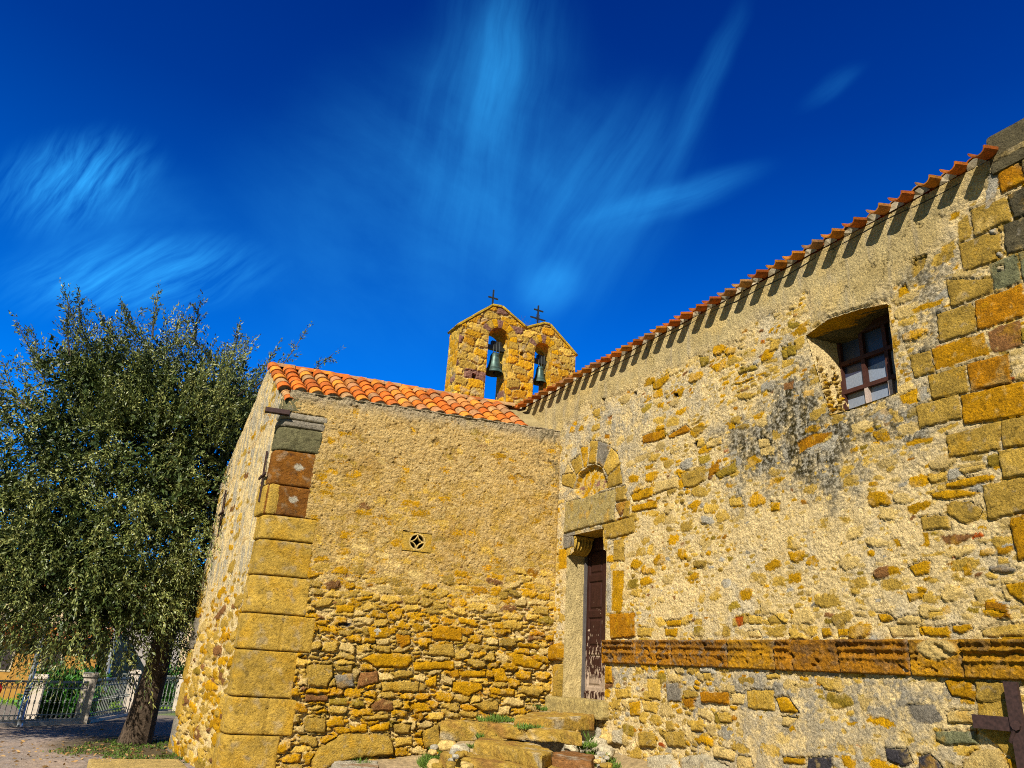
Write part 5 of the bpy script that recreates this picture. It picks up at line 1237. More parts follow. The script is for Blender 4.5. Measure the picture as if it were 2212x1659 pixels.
def bell(cx_, cz_, R, H, label):
    o = -.27; p = BG.P(cx_, cz_, o)
    t = thing('church_bell', tuple(p), label, 'bell', 'bells hanging in the bell gable')
    b = MB(); prof = [(R, 0), (R * .985, .02 * H), (R * .86, .13 * H), (R * .70, .30 * H), (R * .58, .52 * H), (R * .51, .72 * H), (R * .47, .84 * H), (R * .36, .93 * H), (R * .12, .97 * H), (0.001, .97 * H)]
    b.lathe(p, prof, 28); b.lathe(p, [(R * .93, .01), (R * .55, .5 * H), (R * .40, .8 * H), (.001, .88 * H)], 28)
    for zz, rr in ((.16, .845), (.20, .81), (.74, .515), (.79, .50)): b.lathe(p, [(R * rr, zz * H - .008), (R * rr + .008, zz * H), (R * rr, zz * H + .008)], 28)
    b.build('bell_body', M_BRONZE, t, True)
    b = MB(); b.tube([p + np.array([0, 0, .75 * H]), p + np.array([.01, 0, .05 * H])], .012, 6); b.lathe(p, [(.001, -.05), (.03, -.03), (.032, .0), (.02, .04), (.001, .06)], 10)
    b.build('clapper', M_DIRON, t)
    b = MB(); top = p + np.array([0, 0, .97 * H])
    b.box(top - BG.e * R * 1.15 - BG.n * .05 + np.array([0, 0, .06]), BG.e * R * 2.3, BG.n * .10, (0, 0, .11)); b.box(top - BG.e * R * .55 - BG.n * .05 + np.array([0, 0, .17]), BG.e * R * 1.1, BG.n * .10, (0, 0, .13))
    for dx in (-.07, .0, .07): b.tube([top + BG.e * dx * 1.2 + BG.n * .055 - np.array([0, 0, .04]), top + BG.e * dx * 1.2 + BG.n * .055 + np.array([0, 0, .30])], .012, 6)
    b.build('headstock', M_DIRON, t)
    for s_ in (-1, 1):
        b = MB(); b.tube([top + BG.e * s_ * R * 1.1 + np.array([0, 0, .1]), top + BG.e * s_ * (R * 1.1 + .12) + np.array([0, 0, .1])], .022, 8); b.build('pivot', M_DIRON, t)
bq = BG.hit(*px('B3', 873, 1075), -.27); bell(bq[0] + .015, bq[1], .245, .60, 'larger green bronze bell hanging in the left, taller arch of the bell gable')
bq = BG.hit(*px('B3', 1335, 1172), -.27); bell(bq[0] + .005, bq[1], .195, .50, 'smaller green bronze bell hanging in the right arch of the bell gable beside the eaves')
# dry twigs rooted in the dip between the two little gables
def twigs(name, base, n, hgt, spread, seed, mat, label, cat):
    r = random.Random(seed); b = MB()
    for _ in range(n):
        a = r.uniform(0, 6.28); p = np.array(base, float) + np.array([math.cos(a), math.sin(a), 0]) * r.uniform(0, spread * .3); d = np.array([math.cos(a) * spread, math.sin(a) * spread, hgt * r.uniform(.6, 1)]); pts = [p]
        for k in range(5): p = p + d / 5 + np.array([r.uniform(-.02, .02) for _ in range(3)]); pts.append(p)
        b.tube(pts, [.006, .005, .004, .003, .002, .001], 4, cap=False)
        for k in (2, 3, 4):
            e = pts[k] + np.array([r.uniform(-.08, .08), r.uniform(-.08, .08), r.uniform(.03, .1)]); b.tube([pts[k], e], [.003, .001], 3, cap=False)
    o = b.build(name, mat); return tag(o, label, cat)
M_TWIG = simple("dry_twig", (.10, .06, .035), .9)
twigs('dry_shrub', BG.P(1.80, 9.95, -.3), 16, .36, .26, 5, M_TWIG, 'bare dry twigs growing in the dip between the two peaks of the bell gable', 'plant')

# ================================================================== GROUND AND STEPS
def gz(x, y):
    p = np.stack([x - WG.o[0], y - WG.o[1]], -1); s = p @ WG.e[:2]; o = p @ WG.n[:2]
    q = np.stack([x - NV.o[0], y - NV.o[1]], -1); u = q @ NV.e[:2]; on = q @ NV.n[:2]
    fw_ = np.interp(s, [-1.0, .0, 1.1, 1.6, 2.3, 2.9, 3.4, 4.0, 4.6], [0, .02, .15, .30, .36, .44, .76, .90, 1.02])
    gw = fw_ * np.exp(-np.clip(o, 0, 99) / 1.2) * sstep(-1.2, .2, s)
    fn = np.interp(u, [0, 1.4, 2.5, 5, 8, 12], [.98, .66, .64, .66, .5, .0])
    gn_ = fn * np.exp(-np.clip(on, 0, 99) / 1.1) * sstep(12, 8, u)
    inside = (o < 0) & (s > -1.2)
    g = np.maximum(gw, gn_ * (o > -1))
    g = np.where((s < -1.3) | (o < -1.5), 0, g)
    return g
def ground():
    xs = np.concatenate([-np.geomspace(500, 12, 24), np.arange(-11.5, 7, .05), np.geomspace(8, 500, 22)]); ys = np.concatenate([-np.geomspace(500, 2, 22), np.arange(-1, 4, .3), np.arange(4, 20, .05), np.geomspace(21, 600, 22)])
    X, Y = np.meshgrid(xs, ys); near = np.exp(-(np.hypot(X + 1, Y - 11) / 8) ** 4)
    Z = gz(X, Y) + near * (.018 * fbm(X, Y, 1.2, 4, 3000) + .010 * fbm(X, Y, 9, 4, 3001))
    n = fbm(X, Y, .8, 4, 3002); n2 = fbm(X, Y, 7, 4, 3003)
    c = lerpc(np.broadcast_to(np.array((.36, .27, .20)), X.shape + (3,)), np.broadcast_to(np.array((.27, .22, .18)), X.shape + (3,)), sstep(-.3, .3, n))
    # asphalt lane in front of the railings
    d = (X + 8.2) * .42 - (Y - 16.0) * .0
    asph = sstep(.25, -.25, (X * 0 + (14.6 + (X + 6.5) * -.35) - Y) + .3 * n) * (Y < 60)
    c = lerpc(c, np.broadcast_to(np.array((.16, .14, .12)), c.shape), asph * .75)
    soil = sstep(.0, .4, gz(X, Y)); c = lerpc(c, np.broadcast_to(np.array((.30, .22, .11)), c.shape), soil)
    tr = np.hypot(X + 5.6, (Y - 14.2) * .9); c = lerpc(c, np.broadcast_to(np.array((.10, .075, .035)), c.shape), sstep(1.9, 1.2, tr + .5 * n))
    lawn = sstep(20.3, 20.8, Y + X * .0 + .8 * n * 0) * (X < 0); c = lerpc(c, np.broadcast_to(np.array((.12, .22, .02)), c.shape), lawn)
    c = lerpc(c, np.broadcast_to(np.array((.07, .085, .025)), c.shape), sstep(9.0, 7.0, Y + .3 * X) * .9)  # unseen ground around the viewpoint darkened to weaken light bounced into the shadows
    c = c * (1 + .3 * n2[..., None])
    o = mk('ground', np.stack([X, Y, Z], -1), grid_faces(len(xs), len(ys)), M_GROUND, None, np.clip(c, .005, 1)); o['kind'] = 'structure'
M_GROUND = masonry("gravelly_ground", 18, .30, .8, 25, .03)
ground()

def W3(zk, x, y, z):
    d = ray(*px(zk, x, y)); t = (z - EYE[2]) / d[2]; return EYE + d * t
def step_slab(name, pts, thick, c, seed, label, cat='step', group='stone slabs of the steps up to the door', zk='S3'):
    top = np.array([W3(zk, *p) for p in pts])
    if np.linalg.norm(top[:, :2].max(0) - top[:, :2].min(0)) > 9: raise ValueError(name)
    bot = top.copy(); bot[:, 2] = top[:, 2].min() - thick; cen = top.mean(0); bot[:, :2] = cen[:2] + (bot[:, :2] - cen[:2]) * 1.02
    n = len(top); V = list(top) + list(bot); F = [tuple(range(n)), tuple(range(2 * n - 1, n - 1, -1))] + [(i, n + i, n + (i + 1) % n, (i + 1) % n) for i in range(n)]
    X, F2, h = bmesh_new(V, F, 6, .028, seed, .022, 5)
    n1 = fbm(X[:, 0] + X[:, 2], X[:, 1] - X[:, 2], 2.5, 4, seed + 1); n2 = fbm(X[:, 0] + X[:, 2], X[:, 1] - X[:, 2], 14, 4, seed + 2)
    col = lerpc(np.broadcast_to(P[c], X.shape), np.broadcast_to(P['brown'], X.shape), sstep(.0, .35, n1) * .7); col = lerpc(col, np.broadcast_to(P['lg'], X.shape), sstep(.1, .4, -n1 + .3 * n2) * .6)
    o = mk(name, X, F2, M_STEP, None, np.clip(col * (1 + .35 * n2[:, None]), .01, 1)); return tag(o, label, cat, group)
ts = slab('threshold', NV, -.02, 1.50, 1.02, 1.25, -.42, .12, 'lint', 1500, M_STEP, .002, pw=18)
step_slab('step', [(590, 237, 1.02), (720, 242, 1.02), (860, 240, 1.03), (1160, 206, 1.085), (1150, 192, 1.085), (1000, 176, 1.05), (885, 170, 1.03), (700, 192, 1.02)], .13, 'tan', 41, 'long golden step slab just below the pale door threshold')
step_slab('step', [(66, 250, .95), (200, 256, .95), (430, 266, .95), (600, 284, .95), (560, 268, .95), (380, 252, .95), (110, 241, .95)], .22, 'tan', 42, 'thick dark stained slab lying left of the upper steps against the wing wall')
step_slab('step', [(508, 296, .94), (640, 304, .94), (900, 322, .94), (1075, 350, .94), (1050, 326, .94), (820, 290, .94), (560, 280, .94)], .13, 'tan', 43, 'second step slab from the door, with pale mortar along its foot')
step_slab('step', [(300, 398, .79), (420, 415, .79), (600, 450, .79), (790, 500, .79), (870, 466, .79), (740, 410, .79), (560, 378, .79), (340, 368, .79)], .14, 'tan', 44, 'third step slab from the door, golden and laminated, in the middle of the flight')
step_slab('step', [(792, 500, .74), (900, 520, .74), (1140, 545, .74), (1160, 492, .74), (960, 457, .74), (860, 470, .74)], .16, 'brown', 45, 'short brown block at the right end of the third step')
step_slab('step', [(58, 478, .66), (180, 510, .66), (420, 545, .66), (700, 590, .66), (940, 610, .66), (960, 588, .66), (700, 540, .66), (480, 488, .66), (220, 466, .66), (90, 460, .66)], .16, 'tan', 46, 'long grey brown slab forming the lowest step in view')
step_slab('paving_slab', [(185, 1200, .30), (225, 1162, .30), (350, 1150, .30), (480, 1165, .30), (500, 1230, .30), (480, 1320, .30), (190, 1320, .30)], .2, 'lg', 47, 'flat pale slab lying in the grass at the foot of the wing wall', 'slab', None, 'C6')
def rock(name, p, r, c, seed, label, group):
    bm = bmesh.new(); bmesh.ops.create_icosphere(bm, subdivisions=3, radius=1)
    X = np.array([v.co[:] for v in bm.verts]); F = np.array([[v.index for v in f.verts] for f in bm.faces]); bm.free()
    k = (np.abs(X) ** 4).sum(1) ** .25; X = X / k[:, None] ** .6
    h = fbm(X[:, 0] + X[:, 2] * .8, X[:, 1] - X[:, 2] * .6, 1.3, 4, seed); X = X * (1 + .35 * h[:, None]) * np.array(r)
    a = seed * 1.7; X = np.stack([X[:, 0] * math.cos(a) - X[:, 1] * math.sin(a), X[:, 0] * math.sin(a) + X[:, 1] * math.cos(a), X[:, 2]], 1) + np.array(p)
    o = mk(name, X, F, M_STEP, None, P[c] * (1 + .4 * h[:, None])); return tag(o, label, 'stone', group)
rk = [(1000, 420, .74, .10, 'white'), (110, 405, .74, .09, 'cream'), (200, 440, .70, .12, 'white'), (1190, 390, .80, .10, 'white'), (1225, 440, .76, .12, 'white'), (1250, 360, .84, .09, 'cream'), (1150, 470, .70, .07, 'white'), (1210, 500, .68, .09, 'cream'), (30, 540, .56, .08, 'cream'), (1010, 300, .92, .09, 'cream'), (1200, 330, .86, .08, 'grey')]
rr_ = random.Random(5)
for _ in range(34): rk.append((rr_.choice([rr_.uniform(1170, 1265), rr_.uniform(0, 260), rr_.uniform(1150, 1265)]), rr_.uniform(400, 570), rr_.uniform(.64, .72), rr_.uniform(.03, .055), rr_.choice(['white', 'cream', 'tan', 'lg'])))
for i, (x, y, z, r, c) in enumerate(rk):
    q = W3('S3', x, y, z); rock('loose_stone', q - np.array([0, 0, r * .4]), (r * 1.2, r, r * .7), c, 60 + i, 'pale loose rubble stone lying among the weeds at the sides of the steps', 'loose stones beside the steps')
slab('step_mortar', NV, .10, 1.35, .45, .93, -.05, .40, 'lg', 1510, M_STEP, .01)
slab('step_mortar', NV, .1, 1.5, .3, .76, -.05, .9, 'lg', 1511, M_STEP, .01)

# stone bench slab at the foot of the gable
p0, p1 = W3('F4', 1012, 1556, .20), W3('F4', 1760, 1556, .20)
hd = (p1 - p0) / np.linalg.norm(p1 - p0); hb = np.array([hd[1], -hd[0], 0])
V = [p0, p1 + hd * .3, p1 + hd * .3 + hb * .9, p0 + hb * .9]; V = [v - np.array([0, 0, .25]) for v in V] + V
X, F2, h = bmesh_new(V, [(3, 2, 1, 0), (4, 5, 6, 7), (0, 1, 5, 4), (1, 2, 6, 5), (2, 3, 7, 6), (3, 0, 4, 7)], 6, .012, 71, .015, 3)
tag(mk('stone_bench', X, F2, M_STEP, None, P['cream'] * .8 * (1 + .3 * fbm(X[:, 0], X[:, 1], 5, 4, 72)[:, None])), 'low pale stone bench slab at the foot of the gable wall', 'bench')

# ================================================================== VEGETATION
def leafmat(name, c, sp=.35, rough=.45, trans=0.0):
    m, nt, b = material(name, rough, sp)
    at = nt.nodes.new('ShaderNodeAttribute'); at.attribute_name = 'Col'; nt.links.new(at.outputs['Color'], b.inputs['Base Color']); return m
M_LEAF = leafmat("leaf", None)
M_GRASS = leafmat("grass_blade", None, .2, .6)
def leaves(P0, D, L, W, seed, colA, colB, jitter=.35):
    """small pointed leaves at points P0 along directions D"""
    r = np.random.default_rng(seed); n = len(P0)
    D = D + r.normal(0, jitter, D.shape); D /= np.linalg.norm(D, axis=1, keepdims=True)
    S = np.cross(D, r.normal(0, 1, D.shape)); S /= np.linalg.norm(S, axis=1, keepdims=True) + 1e-9
    L = L * r.uniform(.6, 1.25, n)[:, None]; W = W * r.uniform(.7, 1.2, n)[:, None]
    V = np.stack([P0, P0 + D * L * .45 + S * W, P0 + D * L, P0 + D * L * .45 - S * W], 1).reshape(-1, 3)
    F = np.arange(n * 4).reshape(-1, 4); t = r.uniform(0, 1, n)[:, None]
    c = np.repeat(colA * (1 - t) + colB * t, 4, 0) * r.uniform(.75, 1.25, (n * 4, 1))
    return V, F, c
def join(parts):
    V, F, C_ = [], [], []; k = 0
    for v, f, c in parts: V.append(v); F.append(f + k); C_.append(c); k += len(v)
    return np.concatenate(V), np.concatenate(F), np.concatenate(C_)
def shoots(bases, dirs, lens, nl, droop, seed, Lf, Wf, cA, cB, wood=None):
    """leafy shoots: each a gently curving stem with leaves set along it"""
    r = np.random.default_rng(seed); out = []
    B = np.array(bases); Dn = np.array(dirs, float); Dn /= np.linalg.norm(Dn, axis=1, keepdims=True); Ls = np.array(lens)
    t = (np.arange(nl) + .5) / nl
    Pp = B[:, None] + Dn[:, None] * (Ls[:, None] * t[None])[..., None] + np.array([0, 0, -1.0]) * (droop * Ls[:, None] * t[None] ** 2)[..., None] + r.normal(0, .02, (len(B), nl, 3))
    Dd = Dn[:, None] + np.array([0, 0, -2.0]) * (droop * t[None])[..., None] + 0 * Pp
    return leaves(Pp.reshape(-1, 3), Dd.reshape(-1, 3), Lf, Wf, seed + 1, cA, cB, .55)
TB = np.array([-6.12, 14.35, 0.0])
def crown_shape(n, r):
    """points near the surface and inside of the crown, as a stack of lobes"""
    lobes = [((-6.6, 14.2, 4.6), (2.15, 2.0, 2.6)), ((-7.6, 13.6, 3.4), (1.5, 1.5, 1.9)), ((-5.6, 14.7, 4.6), (1.25, 1.5, 2.5)), ((-7.4, 13.9, 5.6), (1.3, 1.4, 1.4)), ((-6.3, 14.3, 6.2), (1.5, 1.5, 1.35)), ((-8.3, 13.3, 2.9), (1.1, 1.2, 1.3)), ((-5.5, 14.8, 2.9), (.95, 1.3, 1.5)), ((-6.9, 13.4, 2.7), (1.4, 1.2, 1.3)), ((-8.3, 13.2, 5.2), (1.1, 1.2, 1.7)), ((-8.8, 12.9, 3.7), (1.3, 1.2, 1.9)), ((-7.3, 13.7, 6.5), (1.3, 1.2, 1.1)), ((-5.9, 14.5, 6.2), (1.2, 1.2, 1.0)), ((-8.9, 12.8, 2.4), (1.1, 1.1, 1.1)), ((-7.0, 13.9, 2.2), (1.7, 1.3, 1.0)), ((-8.0, 13.3, 6.3), (1.0, 1.0, .9)), ((-5.3, 14.8, 5.9), (.8, 1.0, .9))]
    w = np.array([a[1][0] * a[1][1] * a[1][2] for a in lobes]) ** .7; k = r.choice(len(lobes), n, p=w / w.sum())
    C_ = np.array([a[0] for a in lobes])[k]; R_ = np.array([a[1] for a in lobes])[k]
    d = r.normal(0, 1, (n, 3)); d /= np.linalg.norm(d, axis=1, keepdims=True)
    return C_, R_, d
def tree():
    r = np.random.default_rng(11); t = thing('tree', tuple(TB), 'large dense olive green tree with drooping leafy branches standing beside the gable wall', 'tree')
    b = MB(); tr = [TB + np.array(p) for p in ((-.02, 0, -.1), (0, 0, .12), (.03, .0, .5), (.08, .02, 1.2), (.10, .05, 2.2), (.0, .0, 3.6), (-.2, -.05, 5.2))]
    b.tube(tr, [.30, .27, .235, .20, .18, .15, .09], 14)
    for _ in range(26):
        z = r.uniform(1.6, 4.6); a = r.uniform(0, 6.28); p = np.array([TB[0] + .05, TB[1], z]); d = np.array([math.cos(a) * 1.0 - .2, math.sin(a), r.uniform(.3, 1.1)]); L = r.uniform(1.0, 2.0)
        pts = [p + d * L * s_ * .8 + np.array([0, 0, -.25 * s_ * s_]) for s_ in np.linspace(0, 1, 6)]; b.tube(pts, list(np.linspace(.07, .015, 6)), 7)
    X = np.array(b.V); n = fbm(np.arctan2(X[:, 1] - TB[1], X[:, 0] - TB[0]) * 1.2, X[:, 2], 2.5, 4, 90); mk('trunk', X, b.F, M_BARK, t, np.array((.085, .06, .04)) * (1 + .6 * n[:, None]))
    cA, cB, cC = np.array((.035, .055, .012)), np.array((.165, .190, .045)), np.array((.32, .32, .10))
    parts = []
    # sunlit shell of drooping shoots, gathered in clumps with gaps between
    n = 5200; C_, R_, d = crown_shape(n, r); q = C_ + R_ * d * r.uniform(.82, 1.0, (n, 1))
    cl = fbm(q[:, 0] * 1.0 + q[:, 1] * .6, q[:, 2], 1.1, 3, 95) + .5 * fbm(q[:, 0] - q[:, 1], q[:, 2], 3, 2, 96)
    q = q + d * (cl * .45)[:, None]; keep = (q[:, 2] > 1.15 + .3 * r.random(n)) & (cl > -.26 + .1 * (q[:, 2] > 5)); q = q[keep]; d = d[keep]; clk = cl[keep]
    lo = q[:, 2] < 5.2
    for m, dr, up_, s_ in ((lo, .55, .15, 100), (~lo, .05, .9, 110)):
        dd = d[m] * .9 + np.array([0, 0, up_]) + r.normal(0, .35, (m.sum(), 3)); ln = r.uniform(.35, .75, m.sum())
        parts.append(shoots(q[m] - dd * .22, dd, ln, 34, dr, s_, .075, .0115, cA, cB))
        m2 = m & (clk > .12)
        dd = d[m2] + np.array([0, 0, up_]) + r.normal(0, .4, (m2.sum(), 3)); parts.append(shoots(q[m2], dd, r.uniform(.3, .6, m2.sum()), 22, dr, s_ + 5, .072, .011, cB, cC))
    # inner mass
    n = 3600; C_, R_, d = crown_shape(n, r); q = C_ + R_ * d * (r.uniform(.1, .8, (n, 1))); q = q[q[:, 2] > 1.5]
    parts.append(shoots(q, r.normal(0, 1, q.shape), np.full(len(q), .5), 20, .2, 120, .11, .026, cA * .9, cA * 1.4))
    # long wayward shoots along the skyline
    def at(x, y, z0=None, dist=15.3):
        dr = ray(x, y); k = dist / math.hypot(dr[0], dr[1]); return EYE + dr * k
    b = MB(); sk = [((200, 760), (140, 628)), ((110, 800), (35, 690)), ((330, 720), (342, 630)), ((420, 740), (432, 652)), ((500, 780), (517, 705)), ((560, 830), (664, 708)), ((570, 850), (722, 762)), ((150, 760), (150, 640)), ((60, 880), (5, 775)), ((260, 740), (225, 690)), ((300, 730), (270, 668)), ((460, 780), (400, 690)), ((70, 960), (0, 850)), ((520, 850), (600, 745)), ((185, 730), (170, 640)), ((100, 830), (75, 720)), ((380, 740), (385, 690)), ((30, 930), (-10, 800))]
    for i, (p, q_) in enumerate(sk):
        A_, B2 = at(*p, dist=15.0 + .5 * math.sin(i * 2.3)), at(*q_, dist=15.1 + .6 * math.sin(i * 1.7)); v = B2 - A_; L = np.linalg.norm(v)
        pts = [A_ + v * s_ + np.array([0, 0, -.10 * math.sin(s_ * math.pi)]) * L for s_ in np.linspace(-.1, 1, 8)]; b.tube(pts, list(np.linspace(.018, .004, 8)), 5)
        nb = 12; bs = []; ds = []
        for k in range(nb):
            s_ = .05 + .95 * k / nb; bs.append(A_ + v * s_ + np.array([0, 0, -.10 * math.sin(s_ * math.pi)]) * L); ds.append(v / L + r.normal(0, .5, 3))
        L = L * .9; sc = 1.0 - np.arange(nb) / nb * .6
        parts.append(shoots(bs, ds, .40 * sc, 22, 0, 200 + i, .075, .0115, cA, cB * .9)); parts.append(shoots(pts[1:], [v / L] * 7, [.22] * 7, 12, 0, 240 + i, .07, .0115, cA, cB))
    b.C = [(.085, .065, .045)] * len(b.V); b.build('twigs', M_BARK, t)
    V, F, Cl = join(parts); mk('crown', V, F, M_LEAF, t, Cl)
    print('leaves', len(F))
M_BARK = masonry("bark", 16, .45, 1.0, 14, .05)
tree()

def bush(base, R, label, seed, cA, cB, n=500, Lf=.12, Wf=.028, name='bush', cat='bush', group=None, rz=1.0):
    r = np.random.default_rng(seed); t = thing(name, tuple(base), label, cat, group)
    d = r.normal(0, 1, (n, 3)); d[:, 2] = np.abs(d[:, 2]); d /= np.linalg.norm(d, axis=1, keepdims=True)
    q = np.array(base) + d * np.array([R, R, R * rz]) * r.uniform(.35, 1.0, (n, 1)) * (1 + .25 * np.sin(d[:, :1] * 5 + seed)); dd = d + np.array([0, 0, .5])
    V, F, c = shoots(q, dd, np.full(n, .3), 14, .1, seed, Lf, Wf, np.array(cA), np.array(cB)); mk('foliage', V, F, M_LEAF, t, c)
    b = MB()
    for k in range(6): a = k * 1.05; b.tube([np.array(base), np.array(base) + np.array([math.cos(a) * R * .5, math.sin(a) * R * .5, R * rz * .7])], [.03, .01], 6)
    b.C = [(.07, .055, .03)] * len(b.V); b.build('stem', M_BARK, t, ); return t
def tufts(pts, n, h, seed, cA, cB):
    r = np.random.default_rng(seed); V = []; 
    P0 = []
    for (x, y, rad, dens) in pts:
        m = int(n * dens); a = r.uniform(0, 6.283, m); q = rad * np.sqrt(r.uniform(0, 1, m)); P0.append(np.stack([x + q * np.cos(a), y + q * np.sin(a)], 1))
    P0 = np.concatenate(P0); z = gz(P0[:, 0], P0[:, 1]); P0 = np.column_stack([P0, z - .02]); D = r.normal(0, .45, P0.shape); D[:, 2] = 1
    return leaves(P0, D, h, .006, seed + 1, cA, cB, .2)
gA, gB_ = np.array((.045, .09, .010)), np.array((.12, .19, .025))
pt = []
for x, y, z, rad, dn in ((500, 1170, .42, .18, 1), (650, 1180, .42, .25, 1.5), (780, 1175, .42, .22, 1.5), (860, 1130, .45, .2, 1.5), (700, 1215, .40, .25, 1), (950, 1040, .6, .10, .5), (380, 1140, .40, .15, .7), (215, 1140, .4, .06, .4)):
    q = W3('C6', x, y, z); pt.append((q[0], q[1], rad, dn))
V1 = tufts(pt, 420, .10, 301, gA, gB_)
pt = []; zs_ = []
def tuft_at(zk, items, h, seed, n):
    r = np.random.default_rng(seed); P0 = []
    for x, y, z, rad, dn in items:
        q = W3(zk, x, y, z); m = int(n * dn); a = r.uniform(0, 6.283, m); k = rad * np.sqrt(r.uniform(0, 1, m)); P0.append(np.stack([q[0] + k * np.cos(a), q[1] + k * np.sin(a), np.full(m, z - .03)], 1))
    P0 = np.concatenate(P0); D = r.normal(0, .5, P0.shape); D[:, 2] = 1; return leaves(P0, D, h, .007, seed + 1, gA, gB_, .2)
V2 = tuft_at('S3', [(420, 240, .98, .16, 1), (540, 240, .98, .14, 1), (480, 225, .98, .16, 1), (740, 150, 1.08, .07, 1.2), (800, 110, 1.10, .05, 1.0), (780, 130, 1.10, .06, 1.0), (650, 290, .96, .10, .8), (480, 350, .82, .08, .6), (800, 165, 1.07, .05, .4), (740, 295, .95, .07, .5), (120, 400, .70, .08, .4), (1120, 330, .86, .06, .9), (1130, 420, .80, .08, 1), (1190, 520, .66, .2, 2), (1230, 560, .62, .2, 2), (1090, 440, .76, .1, .6), (350, 360, .80, .05, .4), (290, 430, .72, .06, .5), (1150, 480, .70, .15, 1), (20, 510, .58, .12, 1), (40, 450, .62, .1, 1)], .075, 310, 130)
V3 = tuft_at('S3', [(1120, 330, .84, .02, 1), (1125, 400, .80, .03, 1)], .24, 320, 16)
def patch(cx_, cy_, sx, sy, n, h, seed, ca, cb_):
    r = np.random.default_rng(seed); P0 = np.stack([cx_ + sx * r.uniform(-1, 1, n), cy_ + sy * r.uniform(-1, 1, n), np.full(n, -.01)], 1)
    k = fbm(P0[:, 0], P0[:, 1], 1.6, 3, seed) > -.12; P0 = P0[k]; D = r.normal(0, .5, P0.shape); D[:, 2] = 1; return leaves(P0, D, h, .010, seed + 1, ca, cb_, .2)
V4 = patch(-5.2, 13.6, 1.5, 1.3, 5000, .05, 330, gA * .8, gB_ * .8)
V, F, c = join([V1, V2, V3]); tag(mk('weeds', V, F, M_GRASS, None, c), 'green grass and weeds growing between the steps and along the wall foot', 'grass', None, 'stuff')
V, F, c = V4; tag(mk('grass_patch', V, F, M_GRASS, None, c), 'patchy grass growing on bare soil round the tree trunk', 'grass', None, 'stuff')
V, F, c = join([patch(-9.5, 24.5, 4.5, 3.6, 16000, .12, 340, np.array((.14, .26, .02)), np.array((.26, .42, .04)))]); tag(mk('lawn_grass', V, F, M_GRASS, None, c), 'bright green lawn behind the iron railings', 'grass', None, 'stuff')
r_ = np.random.default_rng(91); n_ = 600; LP = np.stack([r_.normal(-5.6, 1.1, n_), r_.normal(12.9, 1.2, n_), np.full(n_, .006)], 1); LP = LP[(LP[:, 0] < -5.25 + (13.6 - LP[:, 1]) * .4) & (LP[:, 0] > -9)]
LD = r_.normal(0, 1, LP.shape); LD[:, 2] = .12; V, F, c = leaves(LP, LD, .07, .016, 92, np.array((.16, .09, .03)), np.array((.36, .22, .08)), .1); tag(mk('leaf_litter', V, F, M_GRASS, None, c), 'dry fallen leaves scattered on the ground near the bench', 'leaf litter', None, 'stuff')
# leafy weed where the wing meets the doorstep


# ================================================================== RAILINGS AND WHAT STANDS BEHIND THEM
M_PIER = M_PLAIN
M_RAIL = simple('weathered_railing_paint', (.22, .23, .20), .55, .3)
def pier(p, w, h, az, label, group='pale stone piers of the railing'):
    t = thing('fence_pier', (p[0], p[1], 0), label, 'pier', group, az); 
    def mkp(name, b):
        me = b.build(name, M_PIER, None); me.parent = t; return me
    b = MB(); b.box((-w / 2, -w / 2, 0), (w, 0, 0), (0, w, 0), (0, 0, h - .07), (.58, .50, .40)); mkp('shaft', b)
    b = MB(); b.box((-w / 2 - .03, -w / 2 - .03, h - .07), (w + .06, 0, 0), (0, w + .06, 0), (0, 0, .05), (.62, .54, .44)); b.box((-w / 2 - .01, -w / 2 - .01, h - .02), (w + .02, 0, 0), (0, w + .02, 0), (0, 0, .03), (.60, .52, .42)); mkp('cap', b); return t
def railing(p, q, z0, z1, label):
    p, q = np.array([*p, 0.0]), np.array([*q, 0.0]); L = np.linalg.norm(q - p); d = (q - p) / L; nn = np.array([-d[1], d[0], 0]); t = thing('iron_railing', tuple(p), label, 'railing', 'iron railing panels')
    b = MB()
    for z, w in ((z1, .035), (z1 - .12, .014), (z0 + .10, .014), (z0, .03)): b.box(p - nn * w / 2 + np.array([0, 0, z - w / 2]), d * L, nn * w, (0, 0, w))
    b.build('rails', M_RAIL, t)
    n = int(L / .105); bars = MB(); sc = MB(); sb = MB()
    for i in range(n + 1):
        c = p + d * (L * i / n); bars.tube([c + np.array([0, 0, z0]), c + np.array([0, 0, z1])], .0085, 6)
        zm = (z0 + z1) / 2 - .02; bars.lathe(c, [(.009, zm - .035), (.022, zm - .02), (.012, zm), (.022, zm + .02), (.009, zm + .035)], 8)
        if i < n:
            m = c + d * (L / n / 2)
            for zc, sg in ((z1 - .065, 1), (z0 + .055, -1)):
                for s_ in (-1, 1):
                    pts = [m + d * s_ * (.046 * math.cos(a)) * (1 - .25 * a / 5) + np.array([0, 0, zc + sg * .04 * math.sin(a)]) for a in np.linspace(0, 4.6, 10)]; (sc if sg > 0 else sb).tube(pts, .006, 4)
    bars.build('bars', M_RAIL, t); sc.build('scrollwork', M_RAIL, t); sb.build('scrollwork', M_RAIL, t)
    return t
def kerb(p, q, w, h, label):
    p, q = np.array([*p, 0.0]), np.array([*q, 0.0]); d = (q - p) / np.linalg.norm(q - p); nn = np.array([-d[1], d[0], 0]); b = MB(); b.box(p - nn * w / 2 - np.array([0, 0, .1]), q - p, nn * w, (0, 0, h + .1), (.50, .43, .34)); o = b.build('plinth', M_PIER); tag(o, label, 'plinth', 'stone plinths under the railings')
pA = (-8.37 - .13, 16.91 + .13); dA = np.array([.43, .903]); e0 = np.array(pA) - dA * 8.0
pier(pA, .27, .97, .45, 'tall pale stone pier where the two railing runs meet'); 
